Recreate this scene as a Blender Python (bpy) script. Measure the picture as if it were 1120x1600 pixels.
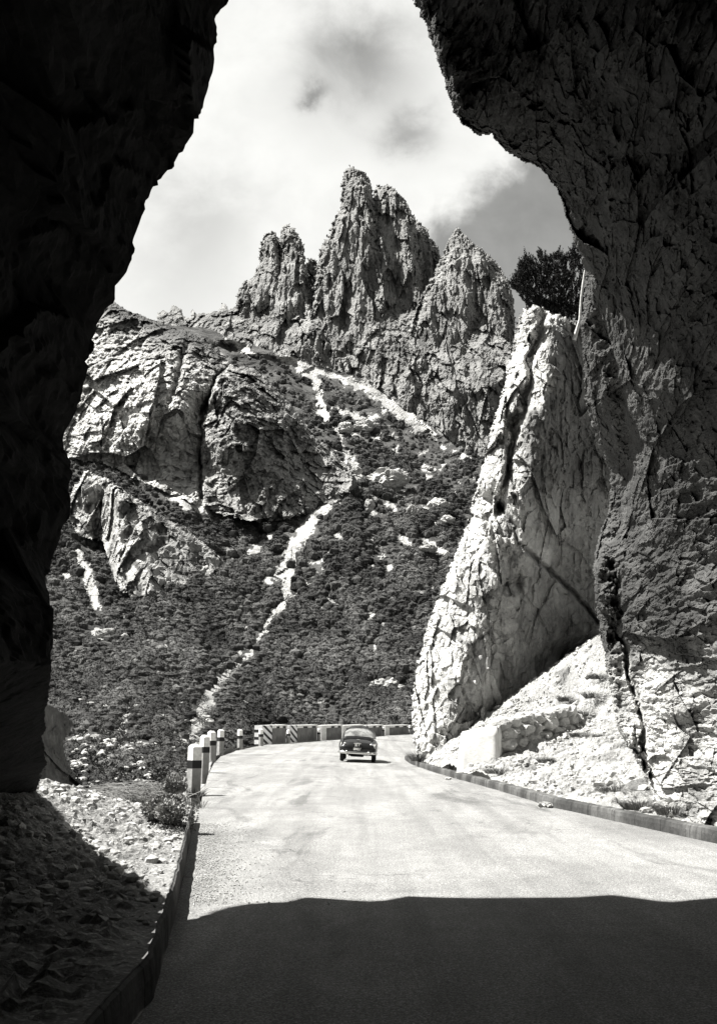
import bpy, bmesh, math, random
import numpy as np
from mathutils import Vector, Matrix
random.seed(7); RNG = np.random.default_rng(7)
for o in list(bpy.data.objects): bpy.data.objects.remove(o)
scene = bpy.context.scene; COL = scene.collection
R_ = math.radians

# ------------------------------------------------------------------ camera, sky, sun, exposure
FPX = 1750.0; TH = math.atan(330/1750.0); CT, ST = math.cos(TH), math.sin(TH); EYE = 1.65
cam_d = bpy.data.cameras.new('camera'); cam = bpy.data.objects.new('camera', cam_d); COL.objects.link(cam)
cam.location = (0, 0, EYE); cam.rotation_euler = (math.pi/2+TH, 0, 0)
cam_d.sensor_fit = 'VERTICAL'; cam_d.sensor_height = 36; cam_d.lens = 36*FPX/1600
cam_d.clip_start = 0.05; cam_d.clip_end = 30000
scene.camera = cam
SUN = Vector((-0.498, 0.045, 0.866)).normalized()          # direction towards the sun
sd_ = bpy.data.lights.new('sun', 'SUN'); sun = bpy.data.objects.new('sun', sd_); COL.objects.link(sun)
sd_.energy = 5.0; sd_.angle = R_(0.5); sd_.color = (1, 0.985, 0.955)
sun.rotation_euler = SUN.to_track_quat('Z', 'Y').to_euler()
scene.view_settings.view_transform = 'Standard'; scene.view_settings.look = 'None'
scene.view_settings.exposure = 1.58; scene.view_settings.gamma = 1
scene.render.engine = 'CYCLES'

def dirt(u, v):
    yc = (800-v)/FPX; k = CT-yc*ST
    return (u-560)/FPX/k, (ST+yc*CT)/k
class N:                                                    # tiny node expression helper
    def __init__(s, nt): s.nt = nt
    def new(s, t, **kw):
        n = s.nt.nodes.new(t)
        for k, v in kw.items(): setattr(n, k, v)
        return n
    def put(s, sock, x):
        if isinstance(x, (int, float)):
            sock.default_value = x if sock.type == 'VALUE' else ((x, x, x, 1) if sock.type == 'RGBA' else (x, x, x))
        elif isinstance(x, (tuple, list)): sock.default_value = x
        else: s.nt.links.new(x, sock)
    def m(s, op, a, b=0.0, c=0.0, clamp=False):
        n = s.new('ShaderNodeMath', operation=op); n.use_clamp = clamp
        for i, x in enumerate((a, b, c)):
            s.put(n.inputs[i], x)
        return n.outputs[0]
    def ramp(s, x, a, b, lo=0.0, hi=1.0, smooth=True):
        n = s.new('ShaderNodeMapRange'); n.interpolation_type = 'SMOOTHSTEP' if smooth else 'LINEAR'
        for i, q in enumerate((x, a, b, lo, hi)): s.put(n.inputs[i], q)
        return n.outputs[0]
    def noise(s, vec, scale, detail=4, rough=0.55, dist=0.0, sc=None):
        if sc is not None:
            mp = s.new('ShaderNodeMapping'); s.nt.links.new(vec, mp.inputs[0]); mp.inputs['Scale'].default_value = sc; vec = mp.outputs[0]
        n = s.new('ShaderNodeTexNoise'); s.nt.links.new(vec, n.inputs['Vector'])
        n.inputs['Scale'].default_value = scale; n.inputs['Detail'].default_value = detail
        n.inputs['Roughness'].default_value = rough; n.inputs['Distortion'].default_value = dist
        return n.outputs[0]
    def voro(s, vec, scale, feature='F1', sc=None):
        if sc is not None:
            mp = s.new('ShaderNodeMapping'); s.nt.links.new(vec, mp.inputs[0]); mp.inputs['Scale'].default_value = sc; vec = mp.outputs[0]
        n = s.new('ShaderNodeTexVoronoi'); n.feature = feature; s.nt.links.new(vec, n.inputs['Vector'])
        n.inputs['Scale'].default_value = scale
        return n.outputs[0]
    def mix(s, f, a, b):
        n = s.new('ShaderNodeMix'); n.data_type = 'FLOAT'
        s.put(n.inputs[0], f); s.put(n.inputs[2], a); s.put(n.inputs[3], b)
        return n.outputs[0]

world = bpy.data.worlds.new('World'); scene.world = world; world.use_nodes = True
wn = N(world.node_tree); world.node_tree.nodes.clear()
sky = wn.new('ShaderNodeTexSky'); sky.sky_type = 'NISHITA'; sky.sun_disc = False
sky.sun_elevation = math.asin(SUN.z); sky.sun_rotation = math.atan2(SUN.x, SUN.y)
bw = wn.new('ShaderNodeRGBToBW'); wn.nt.links.new(sky.outputs[0], bw.inputs[0])
tc = wn.new('ShaderNodeTexCoord'); sep = wn.new('ShaderNodeSeparateXYZ'); wn.nt.links.new(tc.outputs['Generated'], sep.inputs[0])
ny = wn.m('MAXIMUM', sep.outputs[1], 0.02)
sa = wn.m('DIVIDE', sep.outputs[0], ny); sb = wn.m('DIVIDE', sep.outputs[2], ny)
cxyz = wn.new('ShaderNodeCombineXYZ'); wn.put(cxyz.inputs[0], sa); wn.put(cxyz.inputs[1], sb)
cv = cxyz.outputs[0]
n1 = wn.noise(cv, 7, 6, 0.55, 0.3); n2 = wn.noise(cv, 18, 6, 0.6, 0.2); n3 = wn.noise(cv, 3.2, 3, 0.5)
def wl(u0, v0, u1, v1, x, y):                                # signed side of a line through two sky directions
    a0, b0 = dirt(u0, v0); a1, b1 = dirt(u1, v1); dx, dy = a1-a0, b1-b0; L = math.hypot(dx, dy)
    return wn.m('ADD', wn.m('MULTIPLY', wn.m('SUBTRACT', x, a0), dy/L), wn.m('MULTIPLY', wn.m('SUBTRACT', y, b0), -dx/L))
def blob(u, v, r, x, y, ky=1.0):
    a, b = dirt(u, v); r = r/FPX
    d = wn.m('ADD', wn.m('POWER', wn.m('SUBTRACT', x, a), 2), wn.m('POWER', wn.m('MULTIPLY', wn.m('SUBTRACT', y, b), ky), 2))
    return wn.m('EXPONENT', wn.m('MULTIPLY', d, -1/(r*r)))
# warped coordinates
xa = wn.m('ADD', sa, wn.m('MULTIPLY', wn.m('SUBTRACT', n1, 0.5), 0.09))
ya = wn.m('ADD', sb, wn.m('MULTIPLY', wn.m('SUBTRACT', n2, 0.5), 0.085))
clear = wn.ramp(wl(640, 345, 800, 225, xa, ya), -0.006, 0.035)       # the clear blue wedge, right and below
clear = wn.m('MULTIPLY', clear, wn.ramp(sa, 0.42, 0.5, 1, 1))
g = wn.m('MULTIPLY', blob(560, 100, 105, xa, ya), 0.5)
g = wn.m('ADD', g, wn.m('MULTIPLY', blob(490, 150, 20, xa, ya), 0.35))
g = wn.m('ADD', g, wn.m('MULTIPLY', blob(640, 210, 42, xa, ya), 0.42))
g = wn.m('ADD', g, wn.m('MULTIPLY', blob(300, 400, 95, xa, ya, 0.8), 0.16))
g = wn.m('ADD', g, wn.m('MULTIPLY', blob(330, 330, 70, xa, ya), 0.12))
g = wn.m('MULTIPLY', g, wn.ramp(n1, 0.25, 0.75, 0.7, 1.25))
cloudb = wn.m('MULTIPLY', wn.m('SUBTRACT', 0.325, wn.m('MULTIPLY', g, 0.37)), wn.ramp(n2, 0.2, 0.8, 0.93, 1.05))
# clouds only fill the part of the sky in front; overhead and behind it is clear
front = wn.m('MULTIPLY', wn.ramp(sep.outputs[1], 0.35, 0.6), wn.ramp(wn.m('ABSOLUTE', sa), 0.45, 0.8, 1, 0))
wisps = wn.ramp(wn.noise(tc.outputs['Generated'], 2.2, 5, 0.6), 0.58, 0.76, 0.0, 0.25)
mask = wn.m('MULTIPLY', wn.m('SUBTRACT', 1, clear), front)
mask = wn.m('MAXIMUM', mask, wn.m('MULTIPLY', wisps, wn.m('SUBTRACT', 1, front)))
skyb = wn.m('MULTIPLY', bw.outputs[0], 0.05)                  # Nishita at 0.05
skyb = wn.m('MULTIPLY', skyb, wn.ramp(n2, 0.2, 0.8, 0.88, 1.12))
tot = wn.mix(mask, skyb, cloudb)
bg = wn.new('ShaderNodeBackground'); wo = wn.new('ShaderNodeOutputWorld')
rgb = wn.new('ShaderNodeCombineXYZ')
for i, k in enumerate((1.0, 1.0, 0.97)): wn.put(rgb.inputs[i], wn.m('MULTIPLY', tot, k))
wn.nt.links.new(rgb.outputs[0], bg.inputs[0]); bg.inputs[1].default_value = 1.0
wn.nt.links.new(bg.outputs[0], wo.inputs[0])

# ------------------------------------------------------------------ layout helpers (photograph direction + real distance -> world point)
def P(u, v, Y):
    u, v, Y = np.asarray(u, float), np.asarray(v, float), np.asarray(Y, float)
    yc = (800-v)/FPX; t = Y/(CT-yc*ST)
    return np.stack(np.broadcast_arrays((u-560)/FPX*t, Y, EYE+(ST+yc*CT)*t), -1)
def sstep(a, b, x):
    t = np.clip((x-a)/(b-a), 0, 1); return t*t*(3-2*t)
def z_road(x, y):
    x, y = np.asarray(x, float), np.asarray(y, float)
    return -0.035*x*sstep(26, 44, y)+0.02*np.maximum(0, y-60)*sstep(55, 66, y)
YS = np.linspace(3, 140, 6000)
def G(u, v, dz=0.0):
    p = P(u, v, YS); s = p[:, 2]-z_road(p[:, 0], p[:, 1])-dz
    i = np.where(s <= 0)[0]
    i = i[0] if len(i) else len(YS)-1
    return p[i]
class TPS:
    def __init__(s, pts, lam=0.0):
        a = np.array(pts, float); s.c = a[:, :2].copy(); s.sc = max(np.ptp(s.c[:, 0]), np.ptp(s.c[:, 1])); c = s.c/s.sc
        n = len(c); d = np.linalg.norm(c[:, None]-c[None], axis=2); K = s.k(d)+lam*np.eye(n)
        A = np.zeros((n+3, n+3)); A[:n, :n] = K; A[:n, n] = 1; A[:n, n+1:] = c; A[n, :n] = 1; A[n+1:, :n] = c.T
        s.w = np.linalg.solve(A, np.concatenate([a[:, 2], np.zeros(3)])); s.cn = c
    @staticmethod
    def k(d): return np.where(d > 1e-9, d*d*np.log(np.maximum(d, 1e-9)), 0)
    def __call__(s, x, y):
        x = np.asarray(x, float)/s.sc; y = np.asarray(y, float)/s.sc; r = s.w[-3]+s.w[-2]*x+s.w[-1]*y
        for i in range(len(s.cn)): r = r+s.w[i]*s.k(np.hypot(x-s.cn[i, 0], y-s.cn[i, 1]))
        return r
class LTPS(TPS):
    def __init__(s, pts, lam=0.0): super().__init__([(a, b, math.log(c)) for a, b, c in pts], lam)
    def __call__(s, x, y): return np.exp(super().__call__(x, y))

# ------------------------------------------------------------------ numpy noise
_pr = np.random.default_rng(3); PERM = _pr.permutation(4096).astype(np.int64); PERM = np.concatenate([PERM, PERM])
GR = _pr.normal(size=(4096, 3)).astype(np.float32); GR /= np.linalg.norm(GR, axis=1, keepdims=True)
RV = _pr.random((4096, 3)).astype(np.float32)
def hsh(x, y, z, s): return PERM[(PERM[(PERM[(x+s*131) & 4095]+y) & 4095]+z) & 4095]
def perlin(p, seed=0):
    sh = p.shape[:-1]; p = p.reshape(-1, 3); i = np.floor(p).astype(np.int64); f = (p-i).astype(np.float32)
    w = f*f*f*(f*(f*6-15)+10); out = np.zeros(len(p), np.float32)
    for dx in (0, 1):
        wx = w[:, 0] if dx else 1-w[:, 0]
        for dy in (0, 1):
            wy = w[:, 1] if dy else 1-w[:, 1]
            for dz in (0, 1):
                wz = w[:, 2] if dz else 1-w[:, 2]
                g = GR[hsh(i[:, 0]+dx, i[:, 1]+dy, i[:, 2]+dz, seed)]
                out += wx*wy*wz*(g[:, 0]*(f[:, 0]-dx)+g[:, 1]*(f[:, 1]-dy)+g[:, 2]*(f[:, 2]-dz))
    return (out*1.5).reshape(sh)
def fbm(p, o=4, seed=0, g=0.5):
    r = 0; a = 1; t = 0
    for k in range(o): r = r+a*perlin(p*(2.03**k)+k*17.3, seed+k); t += a; a *= g
    return r/t
def ridged(p, o=4, seed=0, g=0.55):
    r = 0; a = 1; t = 0
    for k in range(o): r = r+a*(1-2*np.abs(perlin(p*(2.07**k)+k*11.7, seed+k))*1.3); t += a; a *= g
    return r/t
def facet(p, seed=0):                                       # blocky cells, each with its own tilted plane
    sh = p.shape[:-1]; p = p.reshape(-1, 3).astype(np.float32); i = np.floor(p).astype(np.int64); f = (p-i).astype(np.float32)
    best = np.full(len(p), 9e9, np.float32); val = np.zeros(len(p), np.float32)
    for dx in (-1, 0, 1):
        for dy in (-1, 0, 1):
            for dz in (-1, 0, 1):
                h = hsh(i[:, 0]+dx, i[:, 1]+dy, i[:, 2]+dz, seed); c = RV[h]
                q = f-np.array([dx, dy, dz], np.float32)-c; d = (q*q).sum(1); m = d < best
                best[m] = d[m]; g = GR[(h[m]+77) & 4095]
                val[m] = (c[m, 0]-0.5)+(q[m]*g).sum(1)*1.1
    return val.reshape(sh)
def seg_dist(u, v, line, closed=False):
    L = np.array(line, float)[:, :2]; A = L if closed else L[:-1]; B = np.roll(L, -1, 0) if closed else L[1:]
    d = np.full(u.shape, 9e9)
    for a, b in zip(A, B):
        ab = b-a; t = np.clip(((u-a[0])*ab[0]+(v-a[1])*ab[1])/max((ab*ab).sum(), 1e-9), 0, 1)
        d = np.minimum(d, np.hypot(u-a[0]-t*ab[0], v-a[1]-t*ab[1]))
    return d
def inside(u, v, poly):
    r = np.zeros(u.shape, bool); n = len(poly)
    for i in range(n):
        x0, y0 = poly[i][:2]; x1, y1 = poly[(i+1) % n][:2]
        if y0 == y1: continue
        c = ((y0 > v) != (y1 > v)) & (u < (x1-x0)*(v-y0)/(y1-y0)+x0); r ^= c
    return r
def streak(u, v, lines):                                    # max over polylines with a width per vertex
    m = np.zeros(u.shape)
    for line in lines:
        for a, b in zip(line[:-1], line[1:]):
            dx, dy = b[0]-a[0], b[1]-a[1]; t = np.clip(((u-a[0])*dx+(v-a[1])*dy)/(dx*dx+dy*dy), 0, 1)
            d = np.hypot(u-a[0]-t*dx, v-a[1]-t*dy); w = a[2]+(b[2]-a[2])*t
            m = np.maximum(m, np.clip(1.5-d/w, 0, 1))
    return m

# ------------------------------------------------------------------ mesh helpers
def tag(o, label=None, cat=None, group=None, kind=None):
    if label: o['label'] = label
    if cat: o['category'] = cat
    if group: o['group'] = group
    if kind: o['kind'] = kind
    return o
def link(name, me, mat=None, parent=None):
    o = bpy.data.objects.new(name, me); COL.objects.link(o)
    if mat: me.materials.append(mat)
    if parent is not None: o.parent = parent
    return o
def np_mesh(name, V, F, mat=None, parent=None, tone=None, scree=None, smooth=False, matidx=None, mats=None):
    """V (n,3), F (m,k) all faces same size"""
    V = np.asarray(V, np.float32); F = np.asarray(F, np.int32); k = F.shape[1]
    me = bpy.data.meshes.new(name); me.vertices.add(len(V)); me.vertices.foreach_set('co', V.ravel())
    me.loops.add(F.size); me.loops.foreach_set('vertex_index', F.ravel())
    me.polygons.add(len(F)); me.polygons.foreach_set('loop_start', np.arange(0, F.size, k, dtype=np.int32))
    me.polygons.foreach_set('use_smooth', np.full(len(F), smooth))
    for nm, arr in (('tone', tone), ('scree', scree)):
        if arr is not None:
            at = me.attributes.new(nm, 'FLOAT', 'POINT'); at.data.foreach_set('value', np.asarray(arr, np.float32).ravel())
    o = link(name, me, mat, parent)
    if mats:
        for m_ in mats: me.materials.append(m_)
        me.polygons.foreach_set('material_index', np.asarray(matidx, np.int32))
    me.update(calc_edges=True); me.validate()
    return o
def grid_faces(n, m, keep=None):
    idx = np.arange(n*m).reshape(n, m)
    q = np.stack([idx[:-1, :-1], idx[:-1, 1:], idx[1:, 1:], idx[1:, :-1]], -1)
    if keep is not None:
        k = keep[:-1, :-1] & keep[:-1, 1:] & keep[1:, 1:] & keep[1:, :-1]; return q[k]
    return q.reshape(-1, 4)
def compact(V, F, *attrs):
    used = np.zeros(len(V), bool); used[F.ravel()] = True; mp = np.cumsum(used)-1
    return (V[used], mp[F])+tuple(a[used] if a is not None else None for a in attrs)
def relief(poly, Yf, step, layers, sil=None, R=10, T=5, jit=2.0, js=9.0, seed=0, tonef=None, smin=0.0, vstep=None, dscale=None):
    """rock surface: every vertex gets its own real distance; edges along sil roll away from the eye"""
    a = np.array(poly, float); vs = vstep or step
    us = np.arange(a[:, 0].min()-4, a[:, 0].max()+4, step); vv = np.arange(a[:, 1].min()-4, a[:, 1].max()+4, vs)
    U, V = np.meshgrid(us, vv)
    q = np.stack([U/js, V/js, np.full(U.shape, seed*3.7)], -1)
    Uj = U+jit*(fbm(q, 3, seed+40, 0.6)*2); Vj = V+jit*(fbm(q+31, 3, seed+50, 0.6)*2)
    keep = inside(Uj, Vj, poly)
    Y = Yf(U, V)
    if sil is not None:
        e = np.clip(seg_dist(Uj, Vj, sil)/R, 0, 1); Y = Y+T*(1-np.sqrt(np.maximum(1-(1-e)**2, 0)))
    p = P(U, V, Y)
    d = np.zeros(U.shape, np.float32)
    for (sc, amp, kind) in layers:
        pp = p/(np.array(sc)*np.array([1, 3.2, 1]))
        if kind == 'c':
            wp = perlin(pp*1.1+seed, seed+1)*0.15; pp = pp+np.stack([wp, wp*0.5, perlin(pp*1.1+seed+50, seed+2)*0.15], -1)
        d += amp*(ridged(pp, 3, seed+5) if kind == 'r' else fbm(pp, 4, seed+9) if kind == 'f' else facet(pp, seed+3))
        seed += 7
    if dscale is not None: d = d*dscale(U, V)
    Y2 = np.maximum(Y+d, 0.3)
    W = P(U, V, Y2)
    tone = tonef(U, V, W) if tonef else np.ones(U.shape)
    F = grid_faces(*U.shape, keep=keep)[:, ::-1]
    return compact(W.reshape(-1, 3), F, tone.ravel())
def join(parts):
    Vs, Fs, Ts, n = [], [], [], 0
    for V, F, T in parts: Vs.append(V); Fs.append(F+n); Ts.append(T); n += len(V)
    return np.concatenate(Vs), np.concatenate(Fs), np.concatenate(Ts)

# ------------------------------------------------------------------ materials (black and white world: greys of the print)
def gcol(v): return (v, v*0.995, v*0.965, 1)
def mat_rock(name, base=0.4, var=0.35, scale=1.0, bump=0.3, dark=0.5, streaks=0.0, attr=True, rough=0.95, speck=0.0, joint=0.0):
    m = bpy.data.materials.new(name); m.use_nodes = True; nt = m.node_tree; n = N(nt)
    b = nt.nodes['Principled BSDF']; b.inputs['Roughness'].default_value = rough; b.inputs['Specular IOR Level'].default_value = 0.15
    geo = n.new('ShaderNodeNewGeometry').outputs['Position']
    a = n.noise(geo, 0.35/scale, 6, 0.65, 0.6); c = n.noise(geo, 3.0/scale, 5, 0.7, 0.3)
    f = n.m('MULTIPLY', n.ramp(a, 0.3, 0.7, 1-var, 1+var*0.5), n.ramp(c, 0.3, 0.7, 1-var*0.6, 1+var*0.35))
    if dark > 0:
        l = n.noise(geo, 0.9/scale, 6, 0.7, 1.2)
        f = n.m('MULTIPLY', f, n.ramp(l, 0.58, 0.70, 1, 1-dark))
    if streaks > 0:
        s_ = n.noise(geo, 1.6/scale, 4, 0.6, 0.2, sc=(1, 1, 0.12))
        f = n.m('MULTIPLY', f, n.ramp(s_, 0.52, 0.66, 1, 1-streaks))
    if speck > 0:
        s2 = n.voro(geo, 9.0/scale); f = n.m('MULTIPLY', f, n.ramp(s2, 0.15, 0.45, 1+speck*0.4, 1-speck))
    v = n.m('MULTIPLY', f, base)
    if joint > 0:
        sj = n.new('ShaderNodeSeparateXYZ'); nt.links.new(geo, sj.inputs[0]); fj = n.m('FRACT', n.m('DIVIDE', sj.outputs[1], joint)); v = n.m('MULTIPLY', v, n.ramp(fj, 0.0, 0.035, 0.2, 1)); v = n.m('MULTIPLY', v, n.ramp(n.noise(geo, 0.6, 1, 0.5), 0.4, 0.6, 0.75, 1.5))
    if attr:
        at = n.new('ShaderNodeAttribute'); at.attribute_name = 'tone'; v = n.m('MULTIPLY', v, at.outputs['Fac'])
    v = n.m('MINIMUM', v, 0.82)
    cc = n.new('ShaderNodeCombineXYZ')
    for i, k in enumerate((1, 0.995, 0.965)): n.put(cc.inputs[i], n.m('MULTIPLY', v, k))
    nt.links.new(cc.outputs[0], b.inputs['Base Color'])
    if bump > 0:
        h = n.m('ADD', n.m('MULTIPLY', n.noise(geo, 2.2/scale, 8, 0.72, 0.4), 1.0), n.m('MULTIPLY', n.voro(geo, 4.5/scale), 0.35))
        bp = n.new('ShaderNodeBump'); bp.inputs['Strength'].default_value = 1.0; bp.inputs['Distance'].default_value = bump*scale
        nt.links.new(h, bp.inputs['Height']); nt.links.new(bp.outputs[0], b.inputs['Normal'])
    return m
def mat_flat(name, v, rough=0.8, metal=0.0, var=0.12, scale=6.0, bump=0.0, spec=0.3, coat=0.0):
    m = bpy.data.materials.new(name); m.use_nodes = True; nt = m.node_tree; n = N(nt)
    b = nt.nodes['Principled BSDF']; b.inputs['Roughness'].default_value = rough; b.inputs['Metallic'].default_value = metal
    b.inputs['Specular IOR Level'].default_value = spec; b.inputs['Coat Weight'].default_value = coat; b.inputs['Coat Roughness'].default_value = 0.08
    tcn = n.new('ShaderNodeTexCoord').outputs['Object']
    k = n.m('MULTIPLY', n.ramp(n.noise(tcn, scale, 6, 0.7), 0.25, 0.75, 1-var, 1+var), n.ramp(n.noise(tcn, scale*0.3, 3, 0.6), 0.3, 0.7, 1-var*0.7, 1+var*0.3))
    cc = n.new('ShaderNodeCombineXYZ')
    for i, q in enumerate((1, 0.995, 0.965)): n.put(cc.inputs[i], n.m('MULTIPLY', k, v*q))
    nt.links.new(cc.outputs[0], b.inputs['Base Color'])
    if bump > 0:
        bp = n.new('ShaderNodeBump'); bp.inputs['Distance'].default_value = bump
        nt.links.new(n.noise(tcn, scale*4, 6, 0.7), bp.inputs['Height']); nt.links.new(bp.outputs[0], b.inputs['Normal'])
    return m
M_PEAK = mat_rock('peak limestone', 0.255, 0.35, 9.0, 0.30, 0.35, 0.25)
M_CLIFF = mat_rock('pale cliff limestone', 0.38, 0.30, 6.0, 0.30, 0.40, 0.3)
M_TOWER = mat_rock('crag limestone', 0.38, 0.28, 0.9, 0.22, 0.35, 0.45)
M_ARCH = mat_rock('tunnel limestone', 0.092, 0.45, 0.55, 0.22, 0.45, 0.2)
M_SCREE = mat_rock('scree', 0.42, 0.25, 0.35, 0.20, 0.25, 0.0, attr=True, speck=0.35)
M_STONE = mat_rock('loose stone', 0.42, 0.25, 0.3, 0.12, 0.2, 0.0, attr=False)
M_BOULDER = mat_rock('boulder limestone', 0.50, 0.3, 4.0, 0.25, 0.35, 0.0, attr=False)

# ------------------------------------------------------------------ terrain: the hillside
HILL = LTPS([(-60, 1330, 26), (100, 1290, 31), (250, 1290, 34), (330, 1290, 40), (300, 1235, 47), (120, 1190, 52), (-40, 1180, 50), (250, 1150, 80), (340, 1160, 110), (450, 1170, 150), (620, 1190, 160), (800, 1190, 170),
             (90, 1100, 115), (300, 1085, 165), (600, 1125, 190), (100, 1000, 215), (400, 1000, 255), (750, 1000, 270), (0, 900, 270), (120, 900, 300), (400, 900, 330), (750, 850, 380),
             (400, 810, 400), (550, 740, 455), (750, 720, 520), (350, 530, 680), (500, 590, 650), (680, 690, 600), (820, 700, 600), (90, 760, 365), (40, 650, 420), (900, 900, 400), (900, 600, 640), (470, 540, 690), (600, 600, 680), (200, 600, 560), (60, 705, 414), (200, 735, 399), (318, 785, 388), (440, 806, 394), (553, 745, 440)], 0.0005)
STREAKS = [[(120, 862, 7), (136, 892, 7), (146, 925, 8), (150, 945, 10)], [(222, 735, 8), (262, 765, 13), (300, 788, 11), (335, 802, 7)],
           [(462, 798, 3), (430, 832, 5), (393, 864, 5)], [(548, 762, 6), (508, 795, 9), (484, 815, 9), (465, 850, 12), (448, 885, 11), (420, 908, 5)], [(443, 945, 4), (432, 958, 4), (422, 970, 4)], [(408, 1000, 3), (392, 1022, 3), (362, 1048, 4)], [(545, 765, 7), (560, 745, 6), (540, 700, 3), (525, 670, 3)],
           [(452, 885, 8), (447, 925, 7), (443, 948, 4)], [(356, 862, 5), (332, 895, 7), (322, 905, 5)], [(424, 966, 5), (405, 1002, 4)],
           [(362, 1048, 5), (342, 1068, 8), (326, 1092, 9), (313, 1118, 9), (306, 1150, 9), (285, 1165, 5)],
           [(352, 528, 4), (385, 548, 6), (400, 556, 4)], [(432, 553, 4), (462, 568, 7), (484, 584, 8), (497, 605, 7), (503, 632, 8), (508, 660, 7)],
           [(440, 556, 4), (520, 588, 5), (572, 604, 9), (612, 632, 12), (650, 662, 10), (680, 680, 5)],
           [(600, 745, 10), (612, 765, 5)], [(660, 845, 4), (690, 862, 7)], [(590, 1068, 8), (625, 1075, 5)], [(150, 1200, 4), (190, 1150, 9), (200, 1110, 6)],
           [(100, 1160, 5), (160, 1150, 8)], [(215, 1160, 4), (250, 1172, 5)], [(640, 792, 4), (650, 800, 4)], [(100, 690, 8), (150, 660, 14), (120, 640, 10)],
           [(480, 880, 3), (505, 876, 3)], [(585, 840, 2), (575, 852, 3)], [(355, 1035, 3), (405, 1038, 3)], [(150, 992, 8), (175, 990, 5)], [(500, 925, 2), (515, 935, 3), (525, 950, 2)],
           [(600, 970, 2), (590, 1000, 3), (580, 1030, 2)], [(110, 890, 5), (95, 915, 4)], [(560, 900, 2), (590, 880, 2)], [(420, 790, 8), (400, 795, 6)],
           [(225, 1190, 3), (180, 1225, 3)], [(520, 640, 3), (560, 650, 5), (590, 655, 4)], [(620, 835, 3), (640, 850, 4)], [(440, 790, 6), (380, 770, 4)], [(270, 1215, 2), (225, 1232, 3)]]
_r = np.random.default_rng(91)
for _ in range(150):
    a_, b_ = _r.uniform(500, 770), _r.uniform(640, 1000)
    if _r.random() < 0.35: a_, b_ = _r.uniform(100, 640), _r.uniform(860, 1110)
    l_ = _r.uniform(3, 14); w_ = _r.uniform(1.0, 2.6)*(1.3 if b_ < 830 else 0.8); sl_ = _r.normal()*0.35+0.25
    STREAKS.append([(a_, b_, w_), (a_+l_, b_+l_*sl_, w_*0.7)])
U, V = np.meshgrid(np.arange(-80, 900, 2.2), np.arange(500, 1340, 2.2))
poly_h = [(-80, 1340), (-80, 560), (160, 505), (250, 505), (330, 512), (360, 528), (470, 560), (560, 588), (600, 612), (660, 655), (720, 702), (790, 738), (900, 765), (900, 1340)]
Yh = HILL(U, V); p0 = P(U, V, Yh)
q = np.stack([U/14, V/14, U*0], -1); wob = fbm(q, 4, 3, 0.6)
wob2 = fbm(q*3.1, 3, 15, 0.6)
THIN = [[(a, b, c*0.75+0.5) for a, b, c in l] for l in STREAKS]
sc_h = streak(U+wob*16+wob2*9, V+fbm(q+9, 4, 5, 0.6)*14+wob2*5, THIN)
sc_h = np.clip(sc_h*1.6+fbm(q*2.2, 3, 8)*0.9*(sc_h > 0.02), 0, 1)
sp = fbm(np.stack([U/30, V/16, U*0], -1), 4, 21, 0.6)
sc_h = np.maximum(sc_h, np.clip((sp-0.36)*5, 0, 0.85))
def gully(U, V, Y): return ridged(np.stack([(U*0.8-V*0.55)/70, (U*0.5+V*0.85)/260, U*0], -1), 3, 29)*0.032*Y
dY = gully(U, V, Yh)+fbm(p0/26, 5, 11)*0.016*Yh+fbm(p0/np.array([70, 70, 70]), 3, 19)*0.06*Yh+ridged(p0/(9+Yh[..., None]*0.02), 3, 14)*0.006*Yh+np.where(sc_h > 0.3, facet(p0/(Yh[..., None]*0.02), 4), 0)*0.006*Yh
W = P(U, V, Yh+dY)
F = grid_faces(*U.shape, keep=inside(U, V, poly_h))[:, ::-1]
Vc, Fc, sc_c, tn = compact(W.reshape(-1, 3), F, sc_h.ravel(), (1+0*U).ravel())
def mat_hill():
    m = bpy.data.materials.new('hillside soil and scree'); m.use_nodes = True; nt = m.node_tree; n = N(nt)
    b = nt.nodes['Principled BSDF']; b.inputs['Roughness'].default_value = 1; b.inputs['Specular IOR Level'].default_value = 0.05
    geo = n.new('ShaderNodeNewGeometry').outputs['Position']
    a = n.noise(geo, 0.08, 8, 0.7, 0.5); c = n.noise(geo, 0.9, 6, 0.7)
    soil = n.m('MULTIPLY', n.ramp(a, 0.35, 0.65, 0.04, 0.12), n.ramp(c, 0.3, 0.7, 0.6, 1.4))
    sc = n.m('MULTIPLY', n.ramp(n.noise(geo, 0.5, 8, 0.8), 0.32, 0.62, 0.18, 0.52), 1.0)
    at = n.new('ShaderNodeAttribute'); at.attribute_name = 'scree'
    edge = n.m('ADD', at.outputs['Fac'], n.m('MULTIPLY', n.m('SUBTRACT', n.noise(geo, 0.5, 8, 0.8), 0.5), 1.7))
    v = n.mix(n.ramp(edge, 0.3, 0.8), soil, sc)
    cc = n.new('ShaderNodeCombineXYZ')
    for i, k in enumerate((1, 0.995, 0.965)): n.put(cc.inputs[i], n.m('MULTIPLY', v, k))
    nt.links.new(cc.outputs[0], b.inputs['Base Color'])
    bp = n.new('ShaderNodeBump'); bp.inputs['Distance'].default_value = 1.2; nt.links.new(n.noise(geo, 0.8, 8, 0.75), bp.inputs['Height']); nt.links.new(bp.outputs[0], b.inputs['Normal'])
    return m
tag(np_mesh('hillside', Vc, Fc, mat_hill(), tone=tn, scree=sc_c), kind='structure')
# wide valley ground under everything
gv = np.array([[-6000, -6000, -60], [6000, -6000, -60], [6000, 9000, -60], [-6000, 9000, -60]], float)
tag(np_mesh('ground', gv, [[0, 1, 2, 3]], mat_flat('valley ground', 0.09, 1.0, var=0.3, scale=0.01)), kind='structure')

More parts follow.
